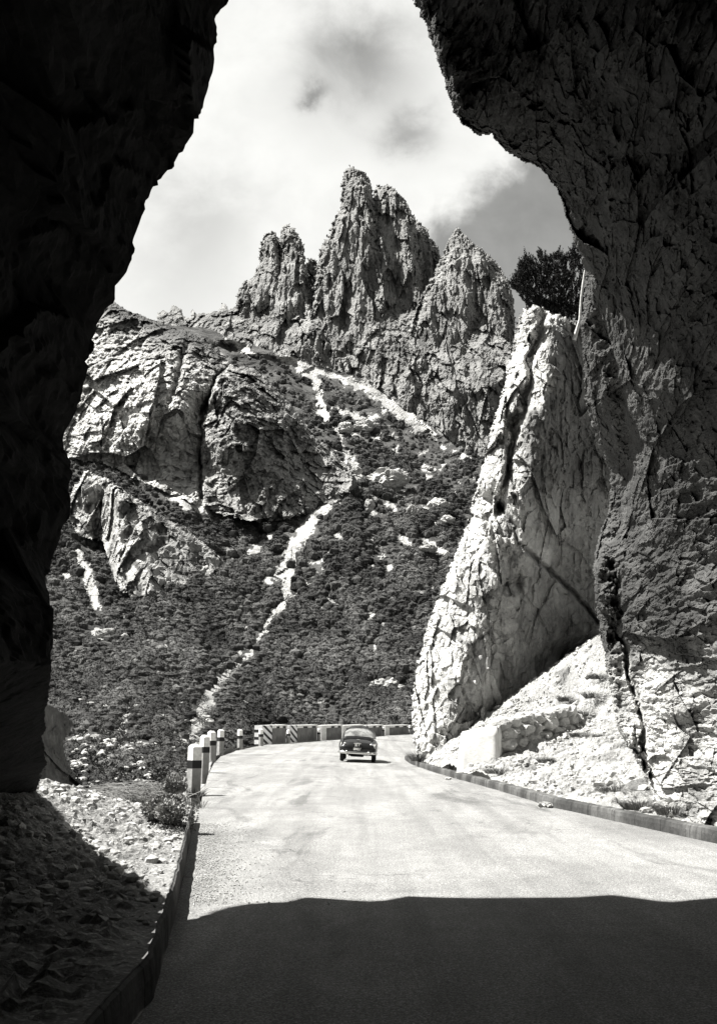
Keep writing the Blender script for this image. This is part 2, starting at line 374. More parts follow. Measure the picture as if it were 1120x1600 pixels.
# ------------------------------------------------------------------ left cliff and pyramid buttress
CLIFF = LTPS([(60, 700, 392), (100, 700, 396), (150, 705, 398), (200, 730, 398), (300, 765, 408), (120, 600, 414), (200, 590, 418), (180, 478, 468), (250, 505, 478), (262, 600, 420), (300, 540, 462), (296, 640, 418), (318, 640, 446), (320, 720, 432), (336, 700, 412),
              (344, 620, 428), (385, 580, 452), (360, 650, 418), (440, 700, 424), (420, 790, 402), (490, 780, 416), (550, 738, 455), (470, 665, 452), (330, 545, 476), (60, 560, 440), (430, 610, 462), (500, 790, 418)], 0.0003)
sil_b = [(-50, 650), (60, 575), (110, 530), (150, 490), (172, 470), (185, 474), (205, 486), (245, 500), (262, 512), (290, 516), (318, 528), (345, 548), (368, 574), (385, 572), (402, 577), (432, 606), (470, 652), (500, 688), (530, 712), (553, 738)]
poly_b = sil_b+[(545, 772), (508, 798), (470, 804), (440, 814), (400, 816), (350, 806), (300, 786), (250, 766), (205, 746), (160, 724), (110, 718), (60, 722), (-50, 730)]
def tone_b(U, V, W):
    q = np.stack([U/26, V/20, U*0], -1); n = fbm(q, 4, 60, 0.6); n2 = fbm(q*3.1, 3, 64, 0.6)
    t = 1.25+0*U
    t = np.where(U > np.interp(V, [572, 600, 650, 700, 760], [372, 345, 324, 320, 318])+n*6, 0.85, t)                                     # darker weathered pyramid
    bright = np.exp(-(((U-200)/80)**2+((V-640)/75)**2)); t = t+0.45*bright  # sun-facing left cliff lit up further through its tone
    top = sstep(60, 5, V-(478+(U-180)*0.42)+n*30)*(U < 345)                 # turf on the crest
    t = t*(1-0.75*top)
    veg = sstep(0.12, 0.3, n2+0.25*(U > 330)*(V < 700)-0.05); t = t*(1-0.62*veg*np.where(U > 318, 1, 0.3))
    return t
def cliff_Y(U, V):
    vb_ = np.interp(U, [60, 110, 160, 205, 250, 300, 350, 400, 440, 505, 540, 553], [705, 700, 706, 728, 748, 768, 790, 802, 800, 785, 760, 738]); Y = CLIFF(U, V)+np.interp(U, [60, 200, 318, 345, 440, 553], [412, 396, 384, 383, 390, 436])-CLIFF(U, vb_); n = fbm(np.stack([U/14, V/14, U*0], -1), 3, 62)*7; cx = np.interp(V, [560, 590, 650, 700, 760], [372, 338, 318, 316, 316])+n
    Y = Y+9*np.exp(-((U-cx+2)/3.2)**2)*sstep(545, 600, V)-9*sstep(-2, 5, U-cx)*sstep(560, 590, V)
    c2 = np.interp(V, [520, 560, 600, 640], [300, 285, 275, 262])+n; return Y+7*np.exp(-((U-c2)/6)**2)*sstep(520, 545, V)*sstep(650, 620, V)
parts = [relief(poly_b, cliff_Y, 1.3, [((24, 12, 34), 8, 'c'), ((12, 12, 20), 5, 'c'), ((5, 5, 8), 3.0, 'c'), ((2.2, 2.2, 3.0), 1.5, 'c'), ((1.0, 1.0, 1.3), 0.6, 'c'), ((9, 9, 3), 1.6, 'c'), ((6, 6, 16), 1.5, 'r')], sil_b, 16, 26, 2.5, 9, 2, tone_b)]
# fin of rock left of the lower ravine, rising from shrubs
FINL = LTPS([(108, 750, 352), (150, 760, 340), (200, 800, 338), (330, 870, 322), (150, 900, 312), (200, 940, 306), (300, 915, 308), (345, 885, 318), (110, 820, 345), (250, 790, 352)], 0.001)
sil_f = [(104, 800), (112, 765), (135, 735), (165, 745), (200, 770), (240, 795), (290, 825), (335, 860), (350, 878)]
poly_f = sil_f+[(330, 900), (290, 918), (235, 935), (185, 925), (170, 880), (160, 845), (120, 838)]
def tone_f(U, V, W):
    n = fbm(np.stack([U/16, V/28, U*0], -1), 4, 70, 0.6)
    t = 1.2-0.25*sstep(200, 300, U); return t*(1-0.75*sstep(-0.02, 0.2, n+0.35*sstep(830, 790, V)*sstep(190, 260, U)))
def fin_Y(U, V):
    vb_ = np.interp(U, [104, 120, 160, 185, 235, 290, 330, 350], [830, 838, 870, 925, 935, 918, 900, 880]); return FINL(U, V)+HILL(U, vb_)-FINL(U, vb_)-1.5
parts.append(relief(poly_f, fin_Y, 1.3, [((20, 20, 50), 4, 'r'), ((7, 7, 24), 4, 'c'), ((3.2, 3.2, 8), 2.4, 'c'), ((1.5, 1.5, 2.4), 1.0, 'c')], sil_f, 14, 14, 3, 8, 5, tone_f))
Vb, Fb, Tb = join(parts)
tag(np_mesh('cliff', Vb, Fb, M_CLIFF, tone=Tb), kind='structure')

# ------------------------------------------------------------------ the peaks
LP = lambda seed: [((26, 26, 130), 9, 'r'), ((9, 9, 70), 4.5, 'r'), ((12, 12, 52), 8.5, 'c'), ((5.5, 5.5, 22), 3.8, 'c'), ((2.4, 2.4, 9), 1.7, 'c'), ((1.3, 1.3, 4), 0.6, 'c')]
def pk_tone(U, V, W):
    n = fbm(np.stack([U/22, V/30, U*0], -1), 4, 80, 0.6); n2 = fbm(np.stack([U/34, V/10, U*0+4], -1), 3, 84, 0.6)
    t = 1.0+0.55*n; led = sstep(0.16, 0.3, n2)*sstep(470, 520, V); return t*(1-0.55*led)
def peak(sil, base, Yc, slope, R, T, seed, lean=0.0, jit=2.0):
    poly = sil+base; vb = max(b for a, b in poly)
    um = np.mean([a for a, b in sil])
    return relief(poly, lambda U, V: Yc+(vb-V)*slope+(U-um)*lean, 1.25, LP(seed), sil, R*0.7, T*0.75, 3.2, 5, seed, pk_tone)
pk = []
pk.append(peak([(362, 520), (366, 482), (370, 455), (380, 440), (395, 432), (403, 410), (408, 372), (420, 360), (430, 362), (438, 374), (444, 420)], [(446, 470), (440, 560), (380, 560)], 735, 0.30, 26, 34, 11, 0.05))
pk.append(peak([(430, 420), (434, 380), (441, 352), (448, 347), (462, 358), (472, 375), (478, 402), (483, 440), (490, 475)], [(488, 520), (470, 570), (420, 570)], 725, 0.30, 28, 36, 12))
pk.append(peak([(462, 470), (476, 412), (480, 402), (492, 404), (500, 414), (505, 440)], [(520, 540), (480, 560), (455, 520)], 772, 0.25, 22, 30, 13))
pk.append(peak([(470, 560), (484, 480), (492, 430), (498, 388), (512, 366), (520, 342), (531, 326), (532, 290), (538, 264), (546, 259), (558, 262), (572, 270), (583, 291), (588, 330), (592, 380)], [(600, 470), (590, 580)], 712, 0.28, 34, 42, 14))
pk.append(peak([(572, 420), (578, 330), (584, 296), (591, 285), (597, 291), (606, 287), (618, 296), (632, 310), (644, 328), (651, 345), (656, 390), (662, 440)], [(660, 520), (620, 580), (560, 560)], 727, 0.28, 34, 44, 15))
pk.append(peak([(636, 420), (645, 345), (652, 343), (660, 350), (669, 355), (673, 372), (686, 386), (690, 402), (690, 430)], [(690, 500), (640, 560), (620, 500)], 768, 0.25, 30, 44, 16))
pk.append(peak([(632, 520), (650, 478), (676, 425), (690, 398), (700, 374), (707, 360), (716, 353), (723, 363), (738, 377), (755, 390), (770, 402), (784, 420), (796, 442), (803, 468), (806, 510), (800, 555)], [(790, 600), (760, 620), (640, 600)], 692, 0.30, 40, 50, 17))
pk.append(peak([(795, 560), (803, 520), (812, 490), (822, 470), (835, 500), (850, 540), (870, 560)], [(900, 760), (790, 760), (770, 640)], 668, 0.2, 20, 20, 18))
# lower walls under the towers and the row of little pinnacles on the left
PB = LTPS([(240, 520, 740), (300, 540, 725), (360, 540, 712), (370, 500, 745), (370, 470, 800), (470, 580, 700), (480, 500, 742), (480, 470, 800), (600, 500, 738), (600, 470, 790), (600, 620, 682), (700, 540, 712), (700, 500, 760), (700, 690, 645), (760, 720, 636), (800, 560, 690), (860, 740, 640), (420, 540, 718), (540, 560, 712), (650, 590, 690), (240, 480, 790)], 0.0005)
sil_p = [(240, 512), (245, 500), (246, 487), (258, 484), (264, 490), (267, 479), (274, 477), (283, 482), (288, 494), (296, 496), (300, 481), (307, 490), (320, 488), (342, 485), (347, 472), (353, 474), (358, 484), (370, 476), (400, 480), (450, 470), (560, 470), (660, 470), (760, 500), (800, 540)]
pk.append(relief(sil_p+[(860, 600), (860, 780), (760, 735), (715, 700), (660, 668), (610, 622), (560, 596), (500, 582), (452, 560), (400, 548), (340, 530), (300, 530), (260, 525)], PB, 1.25,
                 [((28, 28, 90), 9, 'r'), ((13, 13, 42), 7, 'c'), ((6, 6, 17), 4.0, 'c'), ((2.6, 2.6, 7), 2.0, 'c'), ((1.3, 1.3, 2.6), 0.9, 'c')], sil_p[:18], 7, 12, 2.0, 6, 23, pk_tone))
Vp, Fp, Tp = join(pk)
tag(np_mesh('mountain', Vp, Fp, M_PEAK, tone=Tp), kind='structure')

# ------------------------------------------------------------------ the near crag beside the road
TOW = TPS([(650, 1210, 46.3), (643, 1120, 48.4), (690, 1130, 45.6), (740, 1160, 46.2), (646, 1050, 48.4), (668, 1050, 47.2), (705, 1050, 45.6), (745, 1040, 45.8), (850, 1050, 48.1), (940, 1000, 50.5), (760, 1120, 46.4), (690, 915, 48.2), (722, 915, 46.8), (765, 900, 44.8), (850, 900, 47.6), (940, 900, 50.2),
           (742, 780, 48.0), (768, 780, 46.6), (795, 780, 44.6), (870, 780, 47.4), (950, 780, 49.9), (780, 650, 48.4), (806, 650, 46.8), (838, 650, 45.2), (880, 650, 47.2), (940, 650, 49.9), (812, 540, 48.6), (850, 550, 46.2), (880, 540, 46.8), (905, 520, 48.6), (960, 560, 51), (1000, 900, 52), (1000, 1050, 52), (830, 480, 48.8), (880, 490, 48)], 0.0002)
sil_t = [(655, 1205), (646, 1170), (643, 1120), (643, 1080), (650, 1045), (662, 1000), (670, 965), (688, 920), (703, 885), (712, 858), (730, 815), (738, 785), (752, 745), (762, 705), (778, 665), (786, 632), (798, 600), (800, 570), (812, 548), (815, 520), (822, 500), (828, 482), (845, 476), (862, 488), (885, 496), (910, 505), (950, 520)]
sil_t = [(a-(9 if 480 < b < 700 and a < 830 else 5 if b < 780 and a < 850 else 0), b) for a, b in sil_t]
poly_t = sil_t+[(1010, 600), (1010, 1080), (940, 1075), (850, 1110), (790, 1150), (740, 1190), (700, 1215)]
def tone_t(U, V, W):
    n = fbm(np.stack([U/40, V/60, U*0], -1), 4, 90, 0.6)
    t = 1.15+0.3*n
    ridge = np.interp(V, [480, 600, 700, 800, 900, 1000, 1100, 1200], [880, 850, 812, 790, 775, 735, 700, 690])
    sd_r = sstep(-8, 14, U-ridge-n*40); t = t*(1.2*(1-sd_r)+sd_r*(0.98-0.5*sstep(810, 730, V)))                              # sunlit flank lightened and shaded face darkened in tone; upper face stained
    crack = seg_dist(U+n*16, V+n*16, [(775, 785), (800, 820), (812, 850), (850, 885), (900, 930), (935, 975)])
    t = t*(1-0.5*np.clip(1.3-crack/3, 0, 1))
    crack = seg_dist(U+n*12, V, [(700, 985), (735, 1010), (765, 985), (772, 1000)]); t = t*(1-0.5*np.clip(1.3-crack/4, 0, 1))
    pat = np.exp(-(((U-852)/14)**2+((V-868)/16)**2))+np.exp(-(((U-715)/26)**2+((V-1045)/16)**2)); t = t+0.9*np.clip(pat*1.6-0.4, 0, 1)
    return t
def tower_Y(U, V):
    Y = TOW(U, V)
    n = fbm(np.stack([U/40, V/60, U*0], -1), 4, 90, 0.6)
    c = seg_dist(U+n*16, V+n*16, [(775, 785), (800, 820), (812, 850), (850, 885), (900, 930), (935, 975)])
    Y = Y+0.45*np.clip(1.3-c/4.5, 0, 1)
    # block above the crack stands proud; hollow at the foot on the right
    Y = Y+2.4*np.exp(-(((U-905)/42)**2+((V-1035)/26)**2))
    w1 = n*22
    gul = seg_dist(U+w1, V, [(850, 488), (838, 540), (822, 600), (806, 660), (795, 720), (775, 800)]); Y = Y+1.3*np.clip(1.2-gul/8, 0, 1)
    rib = seg_dist(U+w1, V, [(818, 560), (800, 620), (782, 690), (762, 760)]); Y = Y-0.7*np.clip(1.2-rib/16, 0, 1)
    face = sstep(0, 30, U-np.interp(V, [600, 760, 800, 1000, 1100], [900, 860, 790, 745, 700]))*sstep(700, 800, V)*sstep(1130, 1080, V)
    tower_Y.face = face
    # wedge shaped recess high on the face, ledge below it
    nk = seg_dist(U+w1, V, [(778, 790), (790, 850), (800, 905)]); Y = Y+0.9*np.clip(1.3-nk/22, 0, 1)
    return Y
n_rough = [((2.4, 2.4, 5.0), 0.75, 'c'), ((1.0, 1.0, 2.0), 0.38, 'c'), ((0.45, 0.45, 0.8), 0.22, 'c'), ((0.2, 0.2, 0.3), 0.10, 'c'), ((0.9, 0.9, 3.5), 0.25, 'r')]
def relief_tower():
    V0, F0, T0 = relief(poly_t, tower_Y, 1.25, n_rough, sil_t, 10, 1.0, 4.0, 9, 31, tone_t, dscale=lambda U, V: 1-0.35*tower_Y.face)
    return V0, F0, T0
Vt, Ft, Tt = relief_tower()
# back of the crag so it is a solid fin
bu = np.array([s[0] for s in sil_t]+[1100]); bv = np.array([s[1] for s in sil_t]+[540])
fr = P(bu+3, bv+2, TOW(bu, bv)+2.0); bk = P(bu+60, bv, 66.0); bk[:, 2] = np.maximum(fr[:, 2]-2.5, -1); bb = bk.copy(); bb[:, 2] = -3
VB = np.concatenate([fr, bk, bb]); n_ = len(bu)
FB = grid_faces(3, n_)
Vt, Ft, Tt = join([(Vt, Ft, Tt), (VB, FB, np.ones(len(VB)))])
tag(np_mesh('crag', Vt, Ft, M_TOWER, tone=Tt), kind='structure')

# ------------------------------------------------------------------ road
KB = [(632, 1187), (640, 1193), (655, 1199), (700, 1213), (760, 1230), (860, 1261), (1000, 1292), (1120, 1319)]
kerb = [G(u, v) for u, v in KB]
kerb_r = [(24., 78.), (13., 62.), (6., 53.), (3.0, 49.)]+[(p[0], p[1]) for p in kerb]+[(5.75, 13.0), (6.1, 9.0), (6.4, 4.0), (6.5, -4.), (6.5, -16.)]
LE = [(640, 1147), (600, 1149), (560, 1152.5), (495, 1157), (455, 1160), (421, 1163), (395, 1167.5), (368, 1173), (345, 1182), (335, 1192), (325, 1212), (318, 1240), (308, 1275), (300, 1300), (287, 1370), (272, 1440), (240, 1560)]
left = [tuple(G(u, v)[:2]) for u, v in LE]
LW = left[5:]                                               # along the verge
xL = left[-1][0]
left_line = [(34., 108.), (22., 106.), (12., 104.)]+left+[(xL-0.02, 4.0), (xL-0.05, -4.), (xL-0.05, -16.)]
def resample(line, n):
    a = np.array(line); s = np.concatenate([[0], np.cumsum(np.linalg.norm(np.diff(a, axis=0), axis=1))]); s /= s[-1]
    return a, s
def along(line, keys, tt):
    a = np.array(line, float); return np.stack([np.interp(tt, keys, a[:, 0]), np.interp(tt, keys, a[:, 1])], -1)
kl = [-y for x, y in left_line]; kr_raw = [-y for x, y in kerb_r]
tt = np.concatenate([np.linspace(0, 0.45, 120), np.linspace(0.45, 1, 330)[1:]])
def keyfit(line):                                            # match far ends loosely and near parts by distance
    a = np.array(line, float); k = 1-(a[:, 1]+16)/(a[:, 1].max()+16); return k**0.8
Lp = along(left_line, np.maximum.accumulate(keyfit(left_line)), tt); Rp = along(kerb_r, np.maximum.accumulate(keyfit(kerb_r)), tt)
w = np.linspace(0, 1, 160)[None, :, None]
XY = Lp[:, None]*(1-w)+Rp[:, None]*w
Z = z_road(XY[..., 0], XY[..., 1])+0.012*fbm(np.stack([XY[..., 0]*0.8, XY[..., 1]*0.5, XY[..., 0]*0], -1), 3, 5)
VR = np.concatenate([XY, Z[..., None]], -1)
def mat_road():
    m = bpy.data.materials.new('worn road asphalt'); m.use_nodes = True; nt = m.node_tree; n = N(nt)
    b = nt.nodes['Principled BSDF']; b.inputs['Roughness'].default_value = 0.92; b.inputs['Specular IOR Level'].default_value = 0.25
    geo = n.new('ShaderNodeNewGeometry').outputs['Position']
    sp = n.new('ShaderNodeSeparateXYZ'); nt.links.new(geo, sp.inputs[0])
    big = n.noise(geo, 0.45, 5, 0.6, 0.8, sc=(1, 0.45, 1)); mid = n.noise(geo, 3.0, 6, 0.7, 0.3, sc=(1, 0.7, 1)); fine = n.noise(geo, 70, 3, 0.8); agg = n.voro(geo, 55)
    v = n.m('MULTIPLY', n.ramp(big, 0.35, 0.65, 0.82, 1.08), n.ramp(mid, 0.3, 0.7, 0.88, 1.1))
    v = n.m('MULTIPLY', v, n.ramp(fine, 0.35, 0.65, 0.55, 1.4)); v = n.m('MULTIPLY', v, n.ramp(agg, 0.1, 0.6, 1.18, 0.75))
    # oil and damp stains with a shape of their own
    st = n.noise(geo, 0.55, 6, 0.7, 1.0, sc=(1.0, 0.22, 1)); v = n.m('MULTIPLY', v, n.ramp(st, 0.54, 0.66, 1, 0.6))
    # loose grit by the left edge
    gr = n.noise(geo, 48, 3, 0.6); edge = n.ramp(n.m('ADD', sp.outputs[0], n.m('MULTIPLY', n.m('SUBTRACT', mid, 0.5), 1.6)), -1.9, -1.1, 1, 0)
    edge = n.m('MULTIPLY', edge, n.ramp(sp.outputs[1], 17.5, 19.5, 1, 0))
    v = n.m('MULTIPLY', v, n.m('SUBTRACT', 1, n.m('MULTIPLY', edge, n.ramp(gr, 0.42, 0.68, 0, 0.7))))
    cr = n.new('ShaderNodeTexVoronoi'); cr.feature = 'DISTANCE_TO_EDGE'; cr.inputs['Scale'].default_value = 0.42
    wv = n.new('ShaderNodeVectorMath', operation='ADD'); nz = n.new('ShaderNodeTexNoise'); nz.inputs['Scale'].default_value = 1.3; nz.inputs['Detail'].default_value = 6; nt.links.new(geo, nz.inputs['Vector'])
    sc3 = n.new('ShaderNodeVectorMath', operation='SCALE'); nt.links.new(nz.outputs[1], sc3.inputs[0]); sc3.inputs['Scale'].default_value = 2.2
    nt.links.new(geo, wv.inputs[0]); nt.links.new(sc3.outputs[0], wv.inputs[1]); nt.links.new(wv.outputs[0], cr.inputs['Vector'])
    ck = n.m('MULTIPLY', n.ramp(cr.outputs[0], 0.003, 0.012, 0.45, 0), n.ramp(n.noise(geo, 0.3, 3, 0.6), 0.48, 0.6)); v = n.m('MULTIPLY', v, n.m('SUBTRACT', 1, ck))
    tk = n.noise(geo, 1.0, 3, 0.6, 0.2, sc=(2.2, 0.07, 1)); v = n.m('MULTIPLY', v, n.ramp(tk, 0.4, 0.65, 1.05, 0.86))
    v = n.m('MULTIPLY', v, n.ramp(n.noise(geo, 30, 2, 0.9), 0.36, 0.64, 0.72, 1.28))
    v = n.m('MULTIPLY', v, 0.268)
    cc = n.new('ShaderNodeCombineXYZ')
    for i, k in enumerate((1, 0.995, 0.965)): n.put(cc.inputs[i], n.m('MULTIPLY', v, k))
    nt.links.new(cc.outputs[0], b.inputs['Base Color'])
    h = n.m('ADD', n.m('MULTIPLY', fine, 0.5), n.m('MULTIPLY', agg, -0.6)); h = n.m('ADD', h, n.m('MULTIPLY', mid, 1.0))
    bp = n.new('ShaderNodeBump'); bp.inputs['Distance'].default_value = 0.012; nt.links.new(h, bp.inputs['Height']); nt.links.new(bp.outputs[0], b.inputs['Normal'])
    return m
tag(np_mesh('road', VR.reshape(-1, 3), grid_faces(len(tt), 160)[:, ::-1], mat_road(), smooth=True), kind='structure')

# kerbs: swept profile
def sweep(line, width, h, side, z0=0.0, dz=None, seg=0.25, seed=0, batter=0.02):
    a = np.array(line, float); d = np.concatenate([[0], np.cumsum(np.linalg.norm(np.diff(a, axis=0), axis=1))])
    s = np.arange(0, d[-1], seg); x = np.interp(s, d, a[:, 0]); y = np.interp(s, d, a[:, 1]); tx, ty = np.gradient(x), np.gradient(y); L = np.hypot(tx, ty); nx, ny_ = ty/L*side, -tx/L*side
    z = z_road(x, y)+z0; q = np.stack([x*1.1, y*1.1, x*0], -1); e = fbm(q*2, 4, seed)*0.025; e2 = fbm(q*2+5, 4, seed+3)*0.03
    rows = []
    for (o, hh) in ((0.0, -0.25), (batter*0.3, h*0.55), (batter, h-0.02), (batter+0.03, h), (width-0.03, h), (width, -0.25)):
        rows.append(np.stack([x+nx*(o+e), y+ny_*(o+e), z+hh+(e2 if hh > 0 else 0)], -1))
    V_ = np.stack(rows, 1); return V_
M_KERB = mat_rock('dark kerb stone', 0.075, 0.35, 0.4, 0.05, 0.5, 0.4, attr=False, joint=1.0)
Vk = sweep(kerb_r[4:], 0.22, 0.19, -1, seg=0.12, seed=5)
o = np_mesh('kerb', Vk.reshape(-1, 3), grid_faces(*Vk.shape[:2]), M_KERB); tag(o, kind='structure')
kl_line = [tuple(G(u, v)[:2]) for u, v in ((303, 1286), (300, 1300), (287, 1370), (272, 1440), (240, 1560))]+[(xL-0.02, 4.0), (xL-0.05, -4.), (xL-0.05, -16.)]
Vk = sweep(kl_line, 0.07, 0.25, 1, seg=0.1, seed=9)
o = np_mesh('kerb', Vk.reshape(-1, 3), grid_faces(*Vk.shape[:2])[:, ::-1], M_KERB); tag(o, kind='structure')

# ------------------------------------------------------------------ right bank of scree (height field in the world)
def line_x(line, y):
    a = np.array(sorted(line, key=lambda p: p[1])); return np.interp(y, a[:, 1], a[:, 0])
bp_ = [(kx, ky, float(z_road(kx, ky))+0.17) for kx, ky in kerb_r[5:]]
for (u, v, Y) in [(930, 1000, 43.2), (860, 1070, 43), (790, 1118, 42.6), (735, 1150, 43.5), (690, 1178, 44.5), (790, 1122, 38.6), (900, 1095, 41.0), (850, 1175, 37), (930, 1120, 40), (980, 1150, 31), (1000, 1200, 25), (1060, 1245, 20.5), (940, 1060, 40.5), (1010, 960, 45), (760, 1195, 33.5), (722, 1186, 37.5), (690, 1200, 40.5), (735, 1207, 34.0), (800, 1190, 34.5), (760, 1200, 34.5), (900, 1215, 28), (1100, 1285, 18.0)]:
    p = P(u, v, Y); bp_.append((p[0], p[1], p[2]))
bp_ += [(7.5, 14, 0.6), (8.0, 8, 0.7), (8.5, 0, 0.7), (8, -14, 0.7), (10, 22, 1.6), (14, 34, 4.5), (14, 48, 8), (13, 20, 2.0), (14, 5, 1.5), (6, 54, 1.0)]
BANK = TPS(bp_, 0.0002)
gx = np.arange(2.0, 15, 0.055); gy = np.concatenate([np.arange(-16, 12, 0.5), np.arange(12, 58, 0.085)])
X, Yg = np.meshgrid(gx, gy); kx = line_x(kerb_r[2:], Yg)+0.16
Zb = BANK(X, Yg)
pb = np.stack([X, Yg, Zb], -1)
off = sstep(0.0, 0.5, X-kx)
rb = fbm(pb/1.6, 4, 3)*0.22+facet(pb/0.5, 5)*0.075+facet(pb/0.2, 6)*0.045+ridged(pb/np.array([0.6, 2.0, 1]), 2, 8)*0.05
Zb = Zb+rb*(0.12+0.88*off)-0.03; Zb = np.maximum(Zb, z_road(X, Yg)+0.10+0.03*rb)
keep = X > kx-0.02
q = np.stack([X/1.3, Yg/2.6, X*0], -1); tb = 1+0.35*fbm(q, 3, 12)-0.45*sstep(0.12, 0.3, fbm(q*1.3+7, 4, 15, 0.65))
Vs, Fs, Ts = compact(np.stack([X, Yg, Zb], -1).reshape(-1, 3), grid_faces(*X.shape, keep=keep), tb.ravel())
tag(np_mesh('scree_slope', Vs, Fs, M_SCREE, tone=Ts), kind='structure')

# ------------------------------------------------------------------ left verge (height field)
vp = []
for (x, y) in [tuple(G(u, v)[:2]) for u, v in ((421, 1163), (368, 1173), (335, 1192), (318, 1240), (300, 1300), (287, 1370), (272, 1440), (240, 1560))]: vp.append((x-0.15, y, float(z_road(x, y))+0.16*(y < 18)))
for (u, v, Y) in [(120, 1290, 16), (190, 1268, 18.6), (120, 1222, 19.5), (90, 1175, 21), (60, 1215, 18), (250, 1275, 19.0), (283, 1262, 21.5), (265, 1300, 16.8), (200, 1330, 14)]:
    p = P(u, v, Y); vp.append((p[0], p[1], p[2]))
vp += [(-4.9, 26, -1.5), (-5.0, 22.4, -0.9), (-6.3, 23, -2.0), (-6, 26.5, -2.6), (-8.5, 30, -5), (-6.4, 34, -2.2), (-9, 45, -3), (-8.9, 60, -2.0), (-8, 70, -2.5), (-12, 26, -3), (-7, 12, 1.6), (-6, 5, 0.8), (-3, 5, 0.25), (-3, 10.5, 0.25), (-3, -12, 0.3), (-7, -12, 1), (-12, 12, 3), (-12, 0, 3), (-8, 17, 1.2), (-7.5, 21, -0.8), (-4.2, 21.5, -0.3), (-4.5, 23.5, -1.2), (-8, 25, -3), (-5.2, 20.3, -0.1), (-4.9, 30, -1.0), (-14, 40, -8), (-14, 60, -10)]
VERGE = TPS(vp, 0.0002)
gx = np.arange(-14, 0, 0.05); gy = np.concatenate([np.arange(-16, 5, 0.4), np.arange(5, 32, 0.06), np.arange(32, 72, 0.3)])
X, Yg = np.meshgrid(gx, gy); ex = line_x(left_line[8:], Yg)-0.05
Zv = VERGE(X, Yg); pv = np.stack([X, Yg, Zv], -1); off = sstep(0.0, 0.6, ex-X)
Zv = Zv+(fbm(pv/1.2, 4, 31)*0.15+facet(pv/0.24, 33)*0.045+facet(pv/0.12, 34)*0.045)*(0.1+0.9*off)
tv = 1+0.4*fbm(np.stack([X/0.9, Yg/1.8, X*0], -1), 4, 35, 0.6)
Vs, Fs, Ts = compact(np.stack([X, Yg, Zv], -1).reshape(-1, 3), grid_faces(*X.shape, keep=X < ex), tv.ravel())
Ts = Ts*0.95
tag(np_mesh('verge', Vs, Fs, M_SCREE, tone=Ts), kind='structure')
# rock rib below the left wall, in shade, with its bright top edge
RIB = TPS([(60, 1090, 27), (112, 1120, 30.5), (60, 1200, 26), (110, 1200, 29.5), (160, 1260, 28.5), (60, 1300, 25)], 0)
sil_r = [(50, 1085), (78, 1097), (92, 1106), (110, 1120), (116, 1130), (110, 1146), (100, 1160), (104, 1180), (114, 1205), (135, 1225), (165, 1250)]
Vr, Fr, Tr = relief(sil_r+[(170, 1310), (40, 1310), (30, 1100)], RIB, 1.5, [((1.6, 1.6, 2), 0.35, 'c'), ((0.5, 0.5, 0.7), 0.2, 'c'), ((0.18, 0.18, 0.2), 0.07, 'c')], sil_r, 5, 0.7, 3.5, 8, 61, lambda U, V, W: 1.2+0.9*fbm(W/np.array([0.5, 0.8, 0.3]), 4, 5))
tag(np_mesh('outcrop', Vr, Fr, M_ARCH, tone=Tr), kind='structure')

# ------------------------------------------------------------------ the rock arch we look out of
SHC = [(60, 1200), (125, 1290), (160, 1340), (205, 1375), (250, 1400), (285, 1441), (326, 1437), (350, 1419), (400, 1410), (445, 1411), (480, 1402), (600, 1410), (640, 1401), (720, 1403), (800, 1404), (900, 1402), (960, 1399), (1010, 1406), (1050, 1411), (1120, 1403), (1300, 1403)]
shw = np.array([P(60, 1215, 18.5), P(125, 1290, 15.8), P(160, 1340, 13.2), P(205, 1375, 11.6), P(250, 1400, 10.6)]+[G(u, v) for u, v in SHC[5:]])
so = np.argsort(shw[:, 0]); shw = shw[so]
def edge_Y(u, v):
    Y = 12.0
    for _ in range(60):
        p = P(u, v, Y); k = p[2]/SUN.z; xs = p[0]-SUN.x*k; Yt = np.interp(xs, shw[:, 0], shw[:, 1])+SUN.y*k
        Y = 0.5*Y+0.5*Yt
    return float(Y)
Ledge = [(40, 1330), (45, 1290), (52, 1240), (62, 1214), (73, 1190), (70, 1150), (70, 1120), (78, 1090), (79, 1040), (76, 1000), (80, 960), (72, 910), (78, 880), (90, 845), (104, 800), (108, 765), (113, 735), (104, 705), (99, 690), (103, 665), (118, 635), (132, 595), (140, 550), (150, 512), (166, 485), (178, 468), (180, 440), (192, 425), (203, 405), (204, 378), (214, 350), (225, 325), (238, 295), (252, 278), (275, 254), (290, 232), (303, 214), (305, 188), (315, 155), (330, 106), (333, 80), (341, 60), (337, 30), (350, 12), (357, 0), (364, -40), (384, -110), (440, -180), (530, -205), (600, -150), (630, -60)]
Redge = [(645, 0, 12.2), (655, 22, 12.2), (668, 50, 12.2), (680, 88, 12.3), (690, 112, 12.3), (698, 145, 12.4), (707, 175, 12.5), (722, 195, 12.6), (748, 213, 12.8), (766, 210, 12.8), (780, 228, 12.9), (802, 246, 13), (845, 265, 13.4), (860, 285, 13.6), (872, 305, 13.9), (883, 340, 14.2), (892, 368, 14.5), (905, 400, 15.2), (914, 432, 16.0), (911, 470, 17), (906, 510, 18), (909, 560, 19), (913, 630, 20), (932, 690, 21), (953, 735, 22), (950, 795, 22.5), (932, 845, 23), (925, 890, 23), (930, 950, 23), (940, 1010, 23), (952, 1075, 23), (963, 1140, 22.6), (985, 1175, 22), (1003, 1205, 21.3), (1020, 1255, 20.3), (1035, 1300, 19.8)]
E = [tuple(P(u, v, edge_Y(u, v))) for u, v in Ledge]+[tuple(P(*r)) for r in Redge]
E = np.array(E); nL = len(Ledge)
dE = np.concatenate([[0], np.cumsum(np.linalg.norm(np.diff(E, axis=0), axis=1))])
split = dE[nL]
def E_low(e): return e[:, 1] > 13.0
